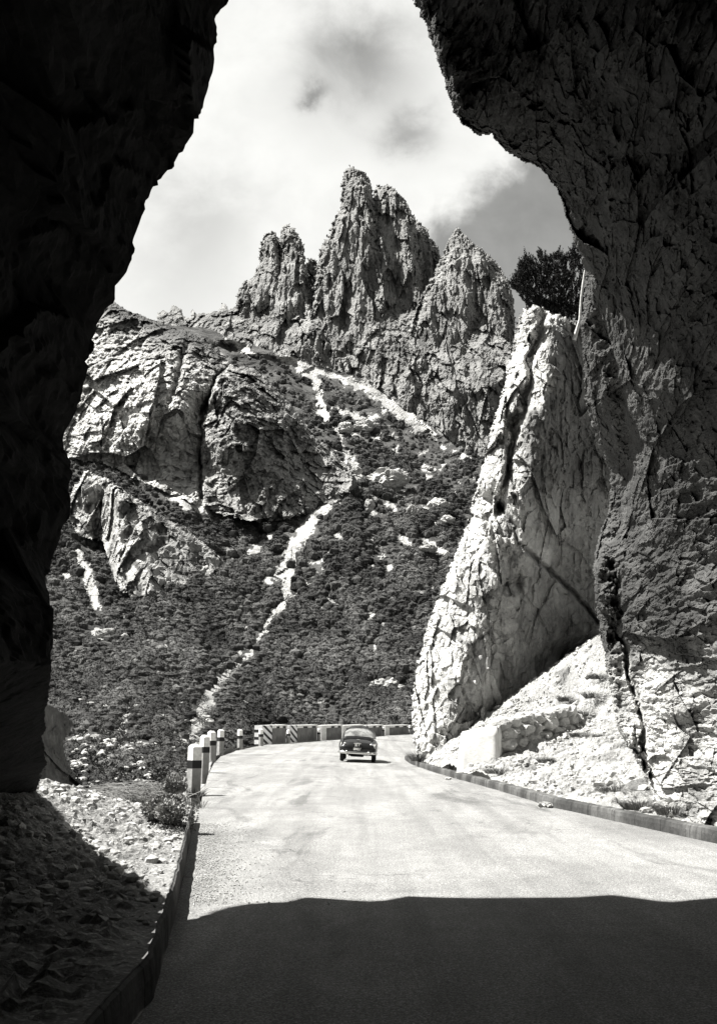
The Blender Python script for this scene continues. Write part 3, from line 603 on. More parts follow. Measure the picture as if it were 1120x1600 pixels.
def arch_piece(s0, s1, ds, brow, lowamp, dark=False):
    s = np.arange(s0, s1+ds, ds); e = np.stack([np.interp(s, dE, E[:, k]) for k in range(3)], -1)
    ax = np.array([1.2, 3.0]); out = e[:, [0, 2]]-ax; out = out/np.linalg.norm(out, axis=1, keepdims=True)
    out[:, 1] = np.where(e[:, 2] < 3, out[:, 1]*np.clip(e[:, 2]/3, -0.1, 1), out[:, 1])
    b = np.array(brow)[None, :]                                  # metres towards the eye (positive) or outwards beyond (negative)
    yy = e[:, 1][:, None]-np.maximum(b, 0)
    grow = np.where(b >= 0, 0.10*b+0.35*(1-np.exp(-np.maximum(b, 0)/1.2)), 0)
    offo = np.where(b < 0, -b, 0)
    if dark:
        og = np.tile(np.array([SUN.x, SUN.z])/math.hypot(SUN.x, SUN.z), (len(e), 1))
    else: og = out
    X = e[:, 0][:, None]+(out[:, 0][:, None]*grow+og[:, 0][:, None]*offo); Zz = e[:, 2][:, None]+(out[:, 1][:, None]*grow+og[:, 1][:, None]*offo)
    yy = yy+np.where(b < 0, (0.0 if dark else 0.25)*(1-np.exp(b/0.5))+SUN.y*offo, 0)
    Pm = np.stack([X, yy+0*X, Zz], -1)
    nn = np.stack([ax[0]-Pm[..., 0], 0*Pm[..., 0], (ax[1]+1.0-Pm[..., 2])*0.7], -1); nn /= np.linalg.norm(nn, axis=2, keepdims=True); nn[..., 1] = -0.3; nn /= np.linalg.norm(nn, axis=2, keepdims=True)
    if not dark:
        zz = Pm[..., 2]; Pm = Pm.copy(); room = np.maximum(Pm[..., 0]-Pm[..., 1]*(e[:, 0]/e[:, 1])[:, None], 0)
        bul = sstep(0.3, 2.5, b)*sstep(14.5, 19, e[:, 1])[:, None]*np.clip((zz-2.6)*0.62, 0, 1.6)*sstep(10.5, 8.0, zz)
        Pm[..., 0] -= np.minimum(bul, 0.6*room)
    fade = np.clip(np.abs(b)/1.5, 0.0, 1)
    n_ = fbm(Pm/2.6, 3, 71)*lowamp*fade+facet(Pm/np.array([1.5, 2.6, 1.1]), 73)*0.30*(0.1+0.9*fade)+facet(Pm/np.array([0.6, 1.0, 0.4]), 75)*0.09*(0.3+0.7*fade)+facet(Pm/0.2, 77)*0.03+ridged(Pm/np.array([1.2, 1.6, 0.7]), 4, 79)*0.06*(0.3+0.7*fade)
    if not dark: n_ = n_+facet(Pm/np.array([0.55, 0.9, 0.38]), 87)*0.15*sstep(3.6, 2.4, Pm[..., 2])*sstep(14.5, 16.5, Pm[..., 1])*fade
    side = np.where(b < 0, 0.35, 1.0)
    Pm = Pm+nn*(n_*side)[..., None]
    t = 1+0.5*fbm(Pm/np.array([1.5, 1.5, 0.8]), 4, 81, 0.6)
    if dark: t = t*0.2  # left side darkened in tone to deepen its shade
    else: t = t*(1+3.0*sstep(3.6, 2.2, Pm[..., 2]+0.8*fbm(Pm/1.5, 3, 83))*sstep(14.5, 16.5, Pm[..., 1]))   # sunlit low rock outside the tunnel brightened through its tone
    return Pm.reshape(-1, 3), grid_faces(*Pm.shape[:2]), t.ravel()
outer = [-22, -12, -6, -3, -1.5, -0.8, -0.4, -0.2, -0.1]
br_r = outer+list(np.concatenate([[0, .02, .05], np.arange(0.08, 3, 0.022), np.arange(3, 9, 0.04), np.arange(9, 36, 0.6)]))
br_l = outer+list(np.concatenate([[0, .03, .07], np.arange(0.12, 2, 0.06), np.arange(2, 8, 0.2), np.arange(8, 30, 0.8)]))
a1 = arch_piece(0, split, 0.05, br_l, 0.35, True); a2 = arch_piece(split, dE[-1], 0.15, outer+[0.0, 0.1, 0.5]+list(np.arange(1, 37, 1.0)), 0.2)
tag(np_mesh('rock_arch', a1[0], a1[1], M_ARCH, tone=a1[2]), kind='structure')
WALL = TPS([(u, v, y) for u, v, y in Redge]+[(560, -120, 11.5), (645, -120, 11.3), (800, -120, 9.6), (1120, -120, 7.6), (1400, -120, 6.0), (760, 60, 11.4), (900, 60, 9.9), (1120, 60, 8.2), (1400, 60, 6.6),
             (950, 300, 12.3), (1120, 300, 9.8), (1400, 300, 7.4), (980, 450, 14.0), (1120, 450, 11.4), (1000, 600, 15.9), (1120, 600, 13.0), (1400, 600, 9.4), (1010, 750, 18.2), (1120, 760, 15.0), (1400, 800, 10.6),
             (1000, 880, 20.0), (1060, 950, 18.4), (1120, 960, 17.0), (1400, 1000, 12.2), (1040, 1100, 19.6), (1120, 1150, 18.0), (1400, 1200, 12.6), (1080, 1250, 18.6), (1120, 1300, 17.4), (1200, 1330, 15.4), (1400, 1400, 12.4)], 0.0004)
def wall_Y(U, V):
    Y = WALL(U, V); n = fbm(np.stack([U/40, V/50, U*0], -1), 4, 190, 0.6)*18
    Y = Y-0.5*np.clip(1-seg_dist(U+n, V, [(938, 870), (944, 1000), (960, 1100), (985, 1180)])/13, 0, 1)
    Y = Y+(0.45+n*0.02)*np.clip(1.3-seg_dist(U+n*1.3, V, [(958, 880), (968, 980), (982, 1060), (1003, 1130), (1012, 1200)])/6, 0, 1)*sstep(850, 900, V)
    Y = Y+0.5*np.clip(1-seg_dist(U+n, V+n, [(905, 420), (960, 560), (985, 700), (960, 840)])/20, 0, 1)
    return Y
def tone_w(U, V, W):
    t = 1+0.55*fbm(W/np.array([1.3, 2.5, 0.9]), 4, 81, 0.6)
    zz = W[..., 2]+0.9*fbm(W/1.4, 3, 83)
    return t*(1+4.2*sstep(3.3, 2.1, zz)*sstep(14, 16, W[..., 1]))         # sunlight on the low rock outside is painted into the tone
sil_w = [(a, b) for a, b, c in Redge]
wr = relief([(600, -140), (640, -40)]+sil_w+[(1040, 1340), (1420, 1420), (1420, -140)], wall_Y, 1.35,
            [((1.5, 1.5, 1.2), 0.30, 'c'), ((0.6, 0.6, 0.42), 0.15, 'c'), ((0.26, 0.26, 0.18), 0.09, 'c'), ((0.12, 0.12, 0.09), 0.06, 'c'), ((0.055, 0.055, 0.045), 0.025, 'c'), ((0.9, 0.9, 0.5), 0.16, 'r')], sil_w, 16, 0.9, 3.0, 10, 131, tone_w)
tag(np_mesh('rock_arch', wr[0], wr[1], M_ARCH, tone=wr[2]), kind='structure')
tag(np_mesh('rock_arch', a2[0]+np.array([1.1, 0.4, 0.9])*np.clip((a2[0][:, 1:2]-0)*0+1, 0, 1), a2[1], M_ARCH, tone=a2[2]), kind='structure')  # unseen shell added behind the wall to keep stray light out
# unseen rock sheet added behind the eye to darken the tunnel
uu, ww = np.meshgrid(np.linspace(-30, 30, 90), np.linspace(-3, 30, 50)); pp_ = np.stack([uu, -13+0*uu, ww], -1); pp_[..., 1] += facet(pp_/3, 4)*0.8+fbm(pp_/4, 3, 6)
o = np_mesh('light_block', pp_.reshape(-1, 3), grid_faces(*uu.shape), M_ARCH, tone=np.full(uu.size, 0.5)); tag(o, kind='structure')

# ------------------------------------------------------------------ ray helper on finished ground
def bank_z(x, y): return float(BANK(np.array(x), np.array(y)))
def verge_z(x, y): return float(VERGE(np.array(x), np.array(y)))
def empty(name, loc, rz=0.0):
    o = bpy.data.objects.new(name, None); COL.objects.link(o); o.location = loc; o.rotation_euler = (0, 0, rz); o.empty_display_size = 0.3; return o
def bm_obj(name, bm, mat, parent=None, smooth=False, mats=None):
    me = bpy.data.meshes.new(name); bmesh.ops.recalc_face_normals(bm, faces=bm.faces); bm.to_mesh(me); bm.free()
    if smooth: me.polygons.foreach_set('use_smooth', [True]*len(me.polygons))
    o = link(name, me, None if mats else mat, parent)
    for m_ in (mats or []): me.materials.append(m_)
    return o
def box(bm, x0, x1, y0, y1, z0, z1, bev=0.0):
    vs = [bm.verts.new((x, y, z)) for x in (x0, x1) for y in (y0, y1) for z in (z0, z1)]
    fs = [(0, 1, 3, 2), (4, 6, 7, 5), (0, 4, 5, 1), (2, 3, 7, 6), (0, 2, 6, 4), (1, 5, 7, 3)]
    ff = [bm.faces.new([vs[i] for i in f]) for f in fs]
    if bev > 0: bmesh.ops.bevel(bm, geom=list({e for f in ff for e in f.edges}), offset=bev, segments=2, affect='EDGES', profile=0.5)
    return vs
def tube(bm, pts, rad, k=8, cap=True):
    rings = []
    for i, p in enumerate(pts):
        p = Vector(p); a = Vector(pts[max(i-1, 0)]); b = Vector(pts[min(i+1, len(pts)-1)]); t = (b-a).normalized()
        s = t.cross(Vector((0, 0, 1)) if abs(t.z) < 0.9 else Vector((1, 0, 0))).normalized(); w_ = s.cross(t); r = rad[i] if hasattr(rad, '__len__') else rad
        rings.append([bm.verts.new(p+(s*math.cos(q)+w_*math.sin(q))*r) for q in [2*math.pi*j/k for j in range(k)]])
    for a, b in zip(rings[:-1], rings[1:]):
        for j in range(k): bm.faces.new((a[j], a[(j+1) % k], b[(j+1) % k], b[j]))
    if cap: bm.faces.new(rings[0][::-1]); bm.faces.new(rings[-1])
def ico(sub):
    bm = bmesh.new(); bmesh.ops.create_icosphere(bm, subdivisions=sub, radius=1); bm.verts.ensure_lookup_table()
    V_ = np.array([v.co[:] for v in bm.verts]); F_ = np.array([[v.index for v in f.verts] for f in bm.faces]); bm.free(); return V_, F_
ICO = {k: ico(k) for k in (1, 2, 3, 4)}

# ------------------------------------------------------------------ paint and metal
M_WHITE = mat_flat('whitewash', 0.76, 0.9, var=0.2, scale=7, bump=0.004)
M_BLACK = mat_flat('black band paint', 0.012, 0.7, var=0.3, scale=9)
M_CONC = mat_flat('rough concrete', 0.30, 0.95, var=0.25, scale=6, bump=0.01)
M_PANEL = mat_flat('dirty wall concrete', 0.17, 0.95, var=0.4, scale=1.6, bump=0.02)
M_PLASTER = mat_flat('lime plaster', 0.66, 0.95, var=0.12, scale=3, bump=0.012)
M_PAINT = mat_flat('dark car paint', 0.006, 0.3, var=0.15, scale=2, spec=0.35, coat=0.35)
M_CHROME = mat_flat('chrome', 0.72, 0.16, metal=1.0, var=0.04, scale=5)
M_RUB = mat_flat('tyre rubber', 0.02, 0.9, var=0.2, scale=20)
M_TRIM = mat_flat('dark underside', 0.015, 0.9, var=0.2)
M_LAMP = mat_flat('lamp glass', 0.55, 0.15, var=0.1, spec=0.8, coat=1.0)
M_PLATE = mat_flat('black plate', 0.015, 0.5, var=0.1)
M_SEAT = mat_flat('seat cloth', 0.10, 0.95, var=0.2)
mg = bpy.data.materials.new('dusty glare glass'); mg.use_nodes = True; _n = mg.node_tree; _n.nodes.clear()
_o = _n.nodes.new('ShaderNodeOutputMaterial'); _t = _n.nodes.new('ShaderNodeBsdfTransparent'); _g = _n.nodes.new('ShaderNodeBsdfGlossy'); _g.inputs['Roughness'].default_value = 0.05
_d = _n.nodes.new('ShaderNodeBsdfDiffuse'); _d.inputs['Color'].default_value = (0.55, 0.55, 0.53, 1)  # pale diffuse layer: dust, also standing in for sky glare
_m1 = _n.nodes.new('ShaderNodeMixShader'); _m1.inputs[0].default_value = 0.25; _n.links.new(_t.outputs[0], _m1.inputs[1]); _n.links.new(_g.outputs[0], _m1.inputs[2])
_m2 = _n.nodes.new('ShaderNodeMixShader'); _n.links.new(_m1.outputs[0], _m2.inputs[1]); _n.links.new(_d.outputs[0], _m2.inputs[2])
_q = N(_n); _q.put(_m2.inputs[0], _q.ramp(_q.noise(_q.new('ShaderNodeTexCoord').outputs['Object'], 3.5, 4, 0.6), 0.35, 0.65, 0.10, 0.34)); _n.links.new(_m2.outputs[0], _o.inputs[0])
# ------------------------------------------------------------------ bollards
def frustum(bm, w0, w1, z0, z1, ch):
    def ring(w, z):
        h = w/2; c = ch; return [bm.verts.new(p+(z,)) for p in ((h-c, -h), (h, -h+c), (h, h-c), (h-c, h), (-h+c, h), (-h, h-c), (-h, -h+c), (-h+c, -h))]
    a, b = ring(w0, z0), ring(w1, z1)
    for i in range(8): bm.faces.new((a[i], a[(i+1) % 8], b[(i+1) % 8], b[i]))
    bm.faces.new(a[::-1]); bm.faces.new(b); return b
def bollard():
    t = empty('bollard', (0, 0, 0))
    bm = bmesh.new(); frustum(bm, 0.262, 0.252, -0.35, 0.62, 0.018); bm_obj('shaft', bm, M_CONC, t)
    bm = bmesh.new(); frustum(bm, 0.260, 0.258, 0.62, 0.80, 0.016); bm_obj('band', bm, M_BLACK, t)
    bm = bmesh.new(); frustum(bm, 0.252, 0.242, 0.80, 1.10, 0.018); frustum(bm, 0.239, 0.12, 1.1005, 1.17, 0.01); bm_obj('cap', bm, M_WHITE, t)
    return t
def copy_tree(o, parent=None):
    c = o.copy(); COL.objects.link(c); c.parent = parent
    for ch in list(o.children): copy_tree(ch, c)
    return c
b0 = None
BOL = [(302, 1243, 'nearest and tallest white bollard with black band standing in roadside grass', 1.0, 40), (318, 1207, 'second nearest white bollard, partly hidden behind the nearest one', 1.0, 42), (330.5, 1191, 'third bollard on the left edge, mostly hidden behind the second one', 1.0, 43),
       (344, 1179, 'fourth bollard along the left edge, standing clear between the cluster and the curve', 0.98, 44), (375, 1171, 'lone white bollard halfway between the cluster and the parapet, dark hillside behind', 0.92, 44),
       (408, 1165.5, 'white bollard in front of the left striped end of the parapet', 0.85, 44), (450.5, 1161.5, 'white bollard in the gap before the second striped pier of the parapet', 0.74, 44),
       (498, 1157.5, 'white bollard in the gap left of the car at the parapet', 0.7, 44), (599, 1149.5, 'white bollard by the parapet just right of the car', 0.6, 44), (640, 1147.5, 'last white bollard at the far right end of the parapet beside the crag', 0.7, 44)]
random.seed(5)
for i, (u, v, lab, s, rz) in enumerate(BOL):
    p = G(u, v)
    o = bollard() if i == 0 else copy_tree(b0)
    if i == 0: b0 = o
    o.location = p; o.rotation_euler = (R_(random.uniform(-1.5, 1.5)), R_(random.uniform(-1.5, 1.5)), R_(rz+random.uniform(-5, 5))); o.scale = (s, s, s)
    tag(o, lab, 'bollard', 'black banded white bollards along the outer road edge')
# ------------------------------------------------------------------ parapet segments
def mat_stripe():
    m = bpy.data.materials.new('black and white hazard stripes'); m.use_nodes = True; nt = m.node_tree; n = N(nt); b = nt.nodes['Principled BSDF']; b.inputs['Roughness'].default_value = 0.85
    s = n.new('ShaderNodeSeparateXYZ'); tcn = n.new('ShaderNodeTexCoord').outputs['Object']; nt.links.new(tcn, s.inputs[0])
    f = n.m('FRACT', n.m('ADD', n.m('MULTIPLY', s.outputs[0], 0.95), n.m('MULTIPLY', s.outputs[2], 2.3)))
    v = n.m('MULTIPLY', n.ramp(f, 0.58, 0.60, 0.8, 0.015), n.ramp(n.noise(tcn, 7, 5, 0.7), 0.3, 0.7, 0.88, 1.05))
    cc = n.new('ShaderNodeCombineXYZ')
    for i in range(3): n.put(cc.inputs[i], v)
    nt.links.new(cc.outputs[0], b.inputs['Base Color']); return m
M_STRIPE = mat_stripe()
UB = [421, 455, 495, 560, 600, 640]; VB_ = [1162.8, 1159.8, 1156.8, 1152.2, 1148.8, 1146.8]
def segm(u0, u1, kind, lab, pierw):
    a = G(u0, np.interp(u0, UB, VB_)); b = G(u1, np.interp(u1, UB, VB_)); d = b-a; L = math.hypot(d[0], d[1]); ang = math.atan2(d[1], d[0]); sl = d[2]/L
    nrm = np.array([-d[1], d[0]])/L*0.35
    t = empty('parapet', (a[0]+nrm[0]*0, a[1], a[2]), ang); tag(t, lab, 'parapet', 'low parapet walls round the outside of the bend')
    h0 = (1.65-3.2/FPX*a[1])-a[2]; h1 = (1.65-2.0/FPX*b[1])-b[2]
    def quadbox(bm, x0, x1, y0, y1, f0, f1, g0=0.0, g1=0.0, bev=0.0):       # f: height function fraction of the wall
        vs = []
        for x in (x0, x1):
            w_ = x/L; zb = sl*x; H = h0+(h1-h0)*w_
            for y in (y0, y1):
                for f_, g_ in ((f0, g0), (f1, g1)): vs.append(bm.verts.new((x, y, zb+H*f_+g_)))
        for f in [(0, 1, 3, 2), (4, 6, 7, 5), (0, 4, 5, 1), (2, 3, 7, 6), (0, 2, 6, 4), (1, 5, 7, 3)]: bm.faces.new([vs[i] for i in f])
    bm = bmesh.new(); quadbox(bm, pierw, L, 0.0, 0.4, 0, 1, -0.5, -0.2); bm_obj('panel', bm, M_PANEL, t)
    bm = bmesh.new(); quadbox(bm, 0.0, pierw, -0.05, 0.45, 0, 1, -0.5, -0.003 if kind == 's' else -0.2); pr = bm_obj('pier', bm, M_STRIPE if kind == 's' else M_WHITE, t)
    if kind != 's': pr['label'] = 'plain whitewashed pier'
    else: pr['label'] = 'pier with diagonal black stripes'
    bm = bmesh.new(); quadbox(bm, (pierw if kind == 's' else 0.0), L, -0.07, 0.47, 1, 1, -0.2, 0.0); cp = bm_obj('coping', bm, M_WHITE, t)
    nd = 2
    for k in range(nd):
        x0 = pierw+(L-pierw)*(0.28+0.42*k); x1 = x0+(L-pierw)*0.2
        bm = bmesh.new(); quadbox(bm, x0, x1, -0.078, 0.3, 1, 1, -0.206, -0.09); bm_obj('dash', bm, M_BLACK, cp)
segm(408, 447, 's', 'leftmost parapet length, starting with a diagonally striped pier beside the open bend', 1.5)
segm(451, 495, 's', 'second parapet length from the left, striped pier at its left end', 1.5)
segm(501, 533.5, 'w', 'middle parapet length with plain white pier, just left of the car', 1.1)
segm(535, 567, 'w', 'parapet length mostly hidden behind the dark car roof', 0.8)
segm(568, 597, 's', 'short parapet length with striped pier just above the car roof on the right', 1.4)
segm(601, 637, 'w', 'rightmost parapet length, running to the pale crag', 1.1)

# ------------------------------------------------------------------ the car
def car():
    base = G(557.5, 1191.5); t = empty('car', base, R_(-5)); t.rotation_euler = (0, R_(3.4), R_(-1.5))
    tag(t, 'dark rounded 1950s saloon driving away up the sunlit road, seen from behind', 'car')
    ys = np.array([0.0, 0.04, 0.14, 0.35, 0.7, 1.1, 1.6, 2.4, 3.1, 3.7, 4.05, 4.22, 4.28]); wv = [.60, .68, .745, .785, .80, .805, .81, .81, .80, .76, .70, .60, .45]
    zb = [.42, .36, .31, .28, .27, .26, .25, .25, .26, .28, .32, .38, .45]; zt = [.60, .70, .79, .885, .955, .995, 1.0, .99, .96, .90, .82, .72, .60]
    yy = np.linspace(0, 4.28, 60); W_ = np.interp(yy, ys, wv); ZB = np.interp(yy, ys, zb); ZT = np.interp(yy, ys, zt)
    bm = bmesh.new(); rings = []
    for y, w_, z0, z1 in zip(yy, W_, ZB, ZT):
        r = []
        for j in range(32):
            a = 2*math.pi*j/32; c, s = math.cos(a), math.sin(a); n = 3.4 if s < 0 else 2.7
            x = w_*math.copysign(abs(c)**(2/n), c); z = (z0+z1)/2+(z1-z0)/2*math.copysign(abs(s)**(2/n), s)
            r.append(bm.verts.new((x, y, z)))
        rings.append(r)
    for a, b in zip(rings[:-1], rings[1:]):
        for j in range(32): bm.faces.new((a[j], a[(j+1) % 32], b[(j+1) % 32], b[j]))
    bm.faces.new(rings[0]); bm.faces.new(rings[-1][::-1])
    bm_obj('body', bm, M_PAINT, t, smooth=True)
    # rear wings bulging beside the boot
    for sx in (-1, 1):
        bm = bmesh.new(); bmesh.ops.create_uvsphere(bm, u_segments=20, v_segments=12, radius=1)
        for v in bm.verts: v.co = (sx*0.66+v.co.x*0.155, 0.86+v.co.y*0.80, 0.60+v.co.z*0.33)
        bm_obj('wing', bm, M_PAINT, t, smooth=True)
    # cabin shell with openings
    cy = [0.62, 0.80, 1.05, 1.30, 1.60, 2.0, 2.4, 2.7, 2.95, 3.2]; ch = [0.02, 0.17, 0.33, 0.43, 0.495, 0.515, 0.50, 0.43, 0.27, 0.03]; cw = [.62, .66, .685, .70, .71, .72, .715, .71, .69, .64]
    def S(y, a, off=0.0):
        h = float(np.interp(y, cy, ch))+off; w_ = float(np.interp(y, cy, cw))-0.10*(h/0.5)*abs(math.sin(a))+off; n = 3.0; c, s = math.cos(a), math.sin(a)
        return (w_*math.copysign(abs(c)**(2/n), c), y, 0.94+h*abs(s)**(2/n))
    ny_, na = 52, 48; YY = np.linspace(0.62, 3.2, ny_); AA = np.linspace(0, math.pi, na)
    def win(y, a):
        d = abs(a-math.pi/2)
        if 0.74 < y < 1.30 and d < R_(68)-(y-0.74)*0.15: return 'rear'
        if 2.62 < y < 3.12 and d < R_(62): return 'front'
        if 1.42 < y < 2.52 and R_(64) < d < R_(84) and abs(y-1.98) > 0.05: return 'side'
        return None
    sets = {'cabin': bmesh.new(), 'rear': bmesh.new(), 'front': bmesh.new(), 'left': bmesh.new(), 'right': bmesh.new()}; vc = {k: {} for k in sets}
    for i in range(ny_-1):
        for j in range(na-1):
            w_ = win((YY[i]+YY[i+1])/2, (AA[j]+AA[j+1])/2); k = w_ or 'cabin'
            if w_ == 'side': k = 'right' if AA[j] < math.pi/2 else 'left'
            vs = []
            for (ii, jj) in ((i, j), (i+1, j), (i+1, j+1), (i, j+1)):
                if (ii, jj) not in vc[k]: vc[k][(ii, jj)] = sets[k].verts.new(S(YY[ii], AA[jj], -0.008 if w_ else 0))
                vs.append(vc[k][(ii, jj)])
            sets[k].faces.new(vs)
    cb = bm_obj('cabin', sets['cabin'], M_PAINT, t, smooth=True)
    bm_obj('rear_window', sets['rear'], mg, t, smooth=True); bm_obj('windscreen', sets['front'], mg, t, smooth=True)
    bm_obj('side_window', sets['left'], mg, t, smooth=True); bm_obj('side_window', sets['right'], mg, t, smooth=True)
    bm = bmesh.new(); box(bm, -0.55, 0.55, 1.35, 1.5, 0.8, 1.10, 0.04); bm_obj('seat', bm, M_SEAT, t)
    bm = bmesh.new(); box(bm, -0.5, 0.5, 2.2, 2.32, 0.8, 1.12, 0.04); bm_obj('seat', bm, M_SEAT, t)
    # boot lid seam and handle, lamps, plate
    bm = bmesh.new()
    tube(bm, [(-0.52, 0.10, 0.50), (-0.545, 0.17, 0.72), (-0.50, 0.36, 0.895), (-0.3, 0.42, 0.955), (0, 0.44, 0.978), (0.3, 0.42, 0.955), (0.50, 0.36, 0.895), (0.545, 0.17, 0.72), (0.52, 0.10, 0.50)], 0.008, 5)
    bm_obj('boot_seam', bm, M_TRIM, t)
    bm = bmesh.new(); tube(bm, [(-0.06, 0.33, 0.90), (0, 0.30, 0.905), (0.06, 0.33, 0.90)], 0.016, 8); bm_obj('handle', bm, M_CHROME, t)
    pl = bm_obj('number_plate', (lambda b: (box(b, -0.17, 0.17, -0.012, 0.012, -0.135, 0.135, 0.006), b)[1])(bmesh.new()), M_PLATE, t); pl.location = (-0.02, 0.02, 0.60); pl.rotation_euler = (R_(-8), 0, 0)
    def text(s, size, x, z):
        cu = bpy.data.curves.new('t', 'FONT'); cu.body = s; cu.size = size; cu.align_x = 'CENTER'; cu.extrude = 0.004; cu.offset = 0.004
        ob = bpy.data.objects.new('t', cu); COL.objects.link(ob); bpy.context.view_layer.update()
        me = bpy.data.meshes.new_from_object(ob.evaluated_get(bpy.context.evaluated_depsgraph_get())); bpy.data.objects.remove(ob)
        for v in me.vertices: v.co = (v.co.x+x, -0.0135-v.co.z, v.co.y+z)
        return link('lettering', me, M_WHITE, pl)
    text('FI 6', 0.135, 0, 0.025); text('0487', 0.155, 0, -0.115)
    bm = bmesh.new(); tube(bm, [(-0.17, -0.01, 0.755), (0.0, -0.02, 0.762), (0.13, -0.01, 0.755)], [0.018, 0.028, 0.018], 8); bm_obj('plate_lamp', bm, M_CHROME, t)
    for sx in (-1, 1):
        bm = bmesh.new(); bmesh.ops.create_uvsphere(bm, u_segments=14, v_segments=10, radius=1)
        for v in bm.verts: v.co = (sx*0.70+v.co.x*0.035, 0.12+v.co.y*0.05, 0.66+v.co.z*0.085)
        tl = bm_obj('tail_light', bm, M_LAMP, t, smooth=True)
        bm = bmesh.new(); tube(bm, [(sx*0.70, 0.10, 0.745), (sx*0.70, 0.17, 0.76)], [0.042, 0.03], 10); bm_obj('rim', bm, M_CHROME, tl)
        bm = bmesh.new(); bmesh.ops.create_uvsphere(bm, u_segments=12, v_segments=8, radius=1)
        for v in bm.verts: v.co = (sx*0.545+v.co.x*0.05, 0.10+v.co.y*0.04, 0.735+v.co.z*0.04)
        bm_obj('reflector', bm, M_LAMP, t, smooth=True)
    bm = bmesh.new(); xs = np.linspace(-0.80, 0.80, 25)
    tube(bm, [(x, -0.10+0.22*abs(x/0.8)**4, 0.385) for x in xs], [0.03]+[0.05]*23+[0.03], 10)
    for v in bm.verts: v.co.z = 0.385+(v.co.z-0.385)*1.15
    bp2 = bm_obj('bumper', bm, M_CHROME, t, smooth=True)
    for sx in (-1, 1):
        bm = bmesh.new(); tube(bm, [(sx*0.46, -0.16, 0.31), (sx*0.46, -0.17, 0.40), (sx*0.46, -0.14, 0.475)], [0.03, 0.04, 0.022], 8); bm_obj('overrider', bm, M_CHROME, bp2, smooth=True)
    bm = bmesh.new(); tube(bm, [(-0.35, 0.0, 0.27), (-0.35, 1.2, 0.25)], 0.028, 8); bm_obj('exhaust', bm, M_TRIM, t)
    bm = bmesh.new(); tube(bm, [(-0.6, 0.95, 0.31), (-0.1, 0.95, 0.31), (0, 0.95, 0.31), (0.1, 0.95, 0.31), (0.6, 0.95, 0.31)], [0.04, 0.05, 0.12, 0.05, 0.04], 10); box(bm, -0.3, 0.25, 0.3, 0.7, 0.22, 0.32, 0.03); bm_obj('axle', bm, M_TRIM, t)
    for sx in (-1, 1):
        for y in (0.95, 3.35):
            wh = empty('wheel', (sx*0.66, y, 0.315)); wh.parent = t
            bm = bmesh.new(); prof = [(0.19, -0.075), (0.28, -0.085), (0.31, -0.06), (0.318, 0), (0.31, 0.06), (0.28, 0.085), (0.19, 0.075)]; k = 28; rr = []
            for (r, x) in prof: rr.append([bm.verts.new((x, r*math.cos(2*math.pi*j/k), r*math.sin(2*math.pi*j/k))) for j in range(k)])
            for a, b in zip(rr, rr[1:]+rr[:1]):
                for j in range(k): bm.faces.new((a[j], a[(j+1) % k], b[(j+1) % k], b[j]))
            bm_obj('tyre', bm, M_RUB, wh, smooth=True)
            bm = bmesh.new(); tube(bm, [(sx*0.02, 0, 0), (sx*0.05, 0, 0), (sx*0.075, 0, 0)], [0.19, 0.17, 0.09], 20); bm_obj('rim', bm, M_CHROME, wh)
    t.scale = (1.03, 1.03, 1.05)
    return t
car()

# ------------------------------------------------------------------ masonry at the foot of the crag
def stone_mesh(name, r, seed, mat, parent=None, sub=3, amp=0.22, flat=(1, 1, 1)):
    V_, F_ = ICO[sub]; V_ = V_*np.array(r)
    s = max(r); n = facet(V_/s*1.6+seed*5.1, seed)*amp*s+fbm(V_/s*2+seed, 3, seed)*amp*0.5*s+facet(V_/s*5+seed, seed+1)*amp*0.3*s
    V_ = V_+V_/np.linalg.norm(V_, axis=1, keepdims=True)*n[:, None]
    return V_, F_
bt = empty('masonry_block', (3.75, 36.0, 0), R_(-16)); tag(bt, 'smooth white plastered buttress at the foot of the crag, left end of the stone wall', 'wall')
bm = bmesh.new()
q = [(-0.75, 0, -0.5), (0.72, 0, -0.5), (0.62, 0.28, 1.62), (-0.62, 0.28, 1.38)]
fr_ = [bm.verts.new(p) for p in q]; bk_ = [bm.verts.new((x, y+0.9, z)) for x, y, z in q]
bm.faces.new(fr_); bm.faces.new(bk_[::-1])
for i in range(4): bm.faces.new((fr_[i], fr_[(i+1) % 4], bk_[(i+1) % 4], bk_[i]))
bmesh.ops.bevel(bm, geom=list(bm.edges), offset=0.04, segments=2, affect='EDGES')
bmesh.ops.subdivide_edges(bm, edges=list(bm.edges), cuts=6, use_grid_fill=True)
for v in bm.verts:
    d = perlin(np.array([v.co[:]])*2.3+3)[0]; v.co.y += 0.04*d; v.co.x += 0.03*d
bm_obj('plaster_face', bm, M_PLASTER, bt, smooth=True)
wt = empty('dry_stone_wall', (4.5, 36.6, 0), 0); tag(wt, 'rough dry stone retaining wall of pale blocks running right from the white buttress', 'wall')
pts, fcs, n0 = [], [], 0
random.seed(11)
A = np.array(P(782, 1166, 36.6)); B = np.array(P(905, 1138, 40.0)); up = P(782, 1118, 36.9)-A
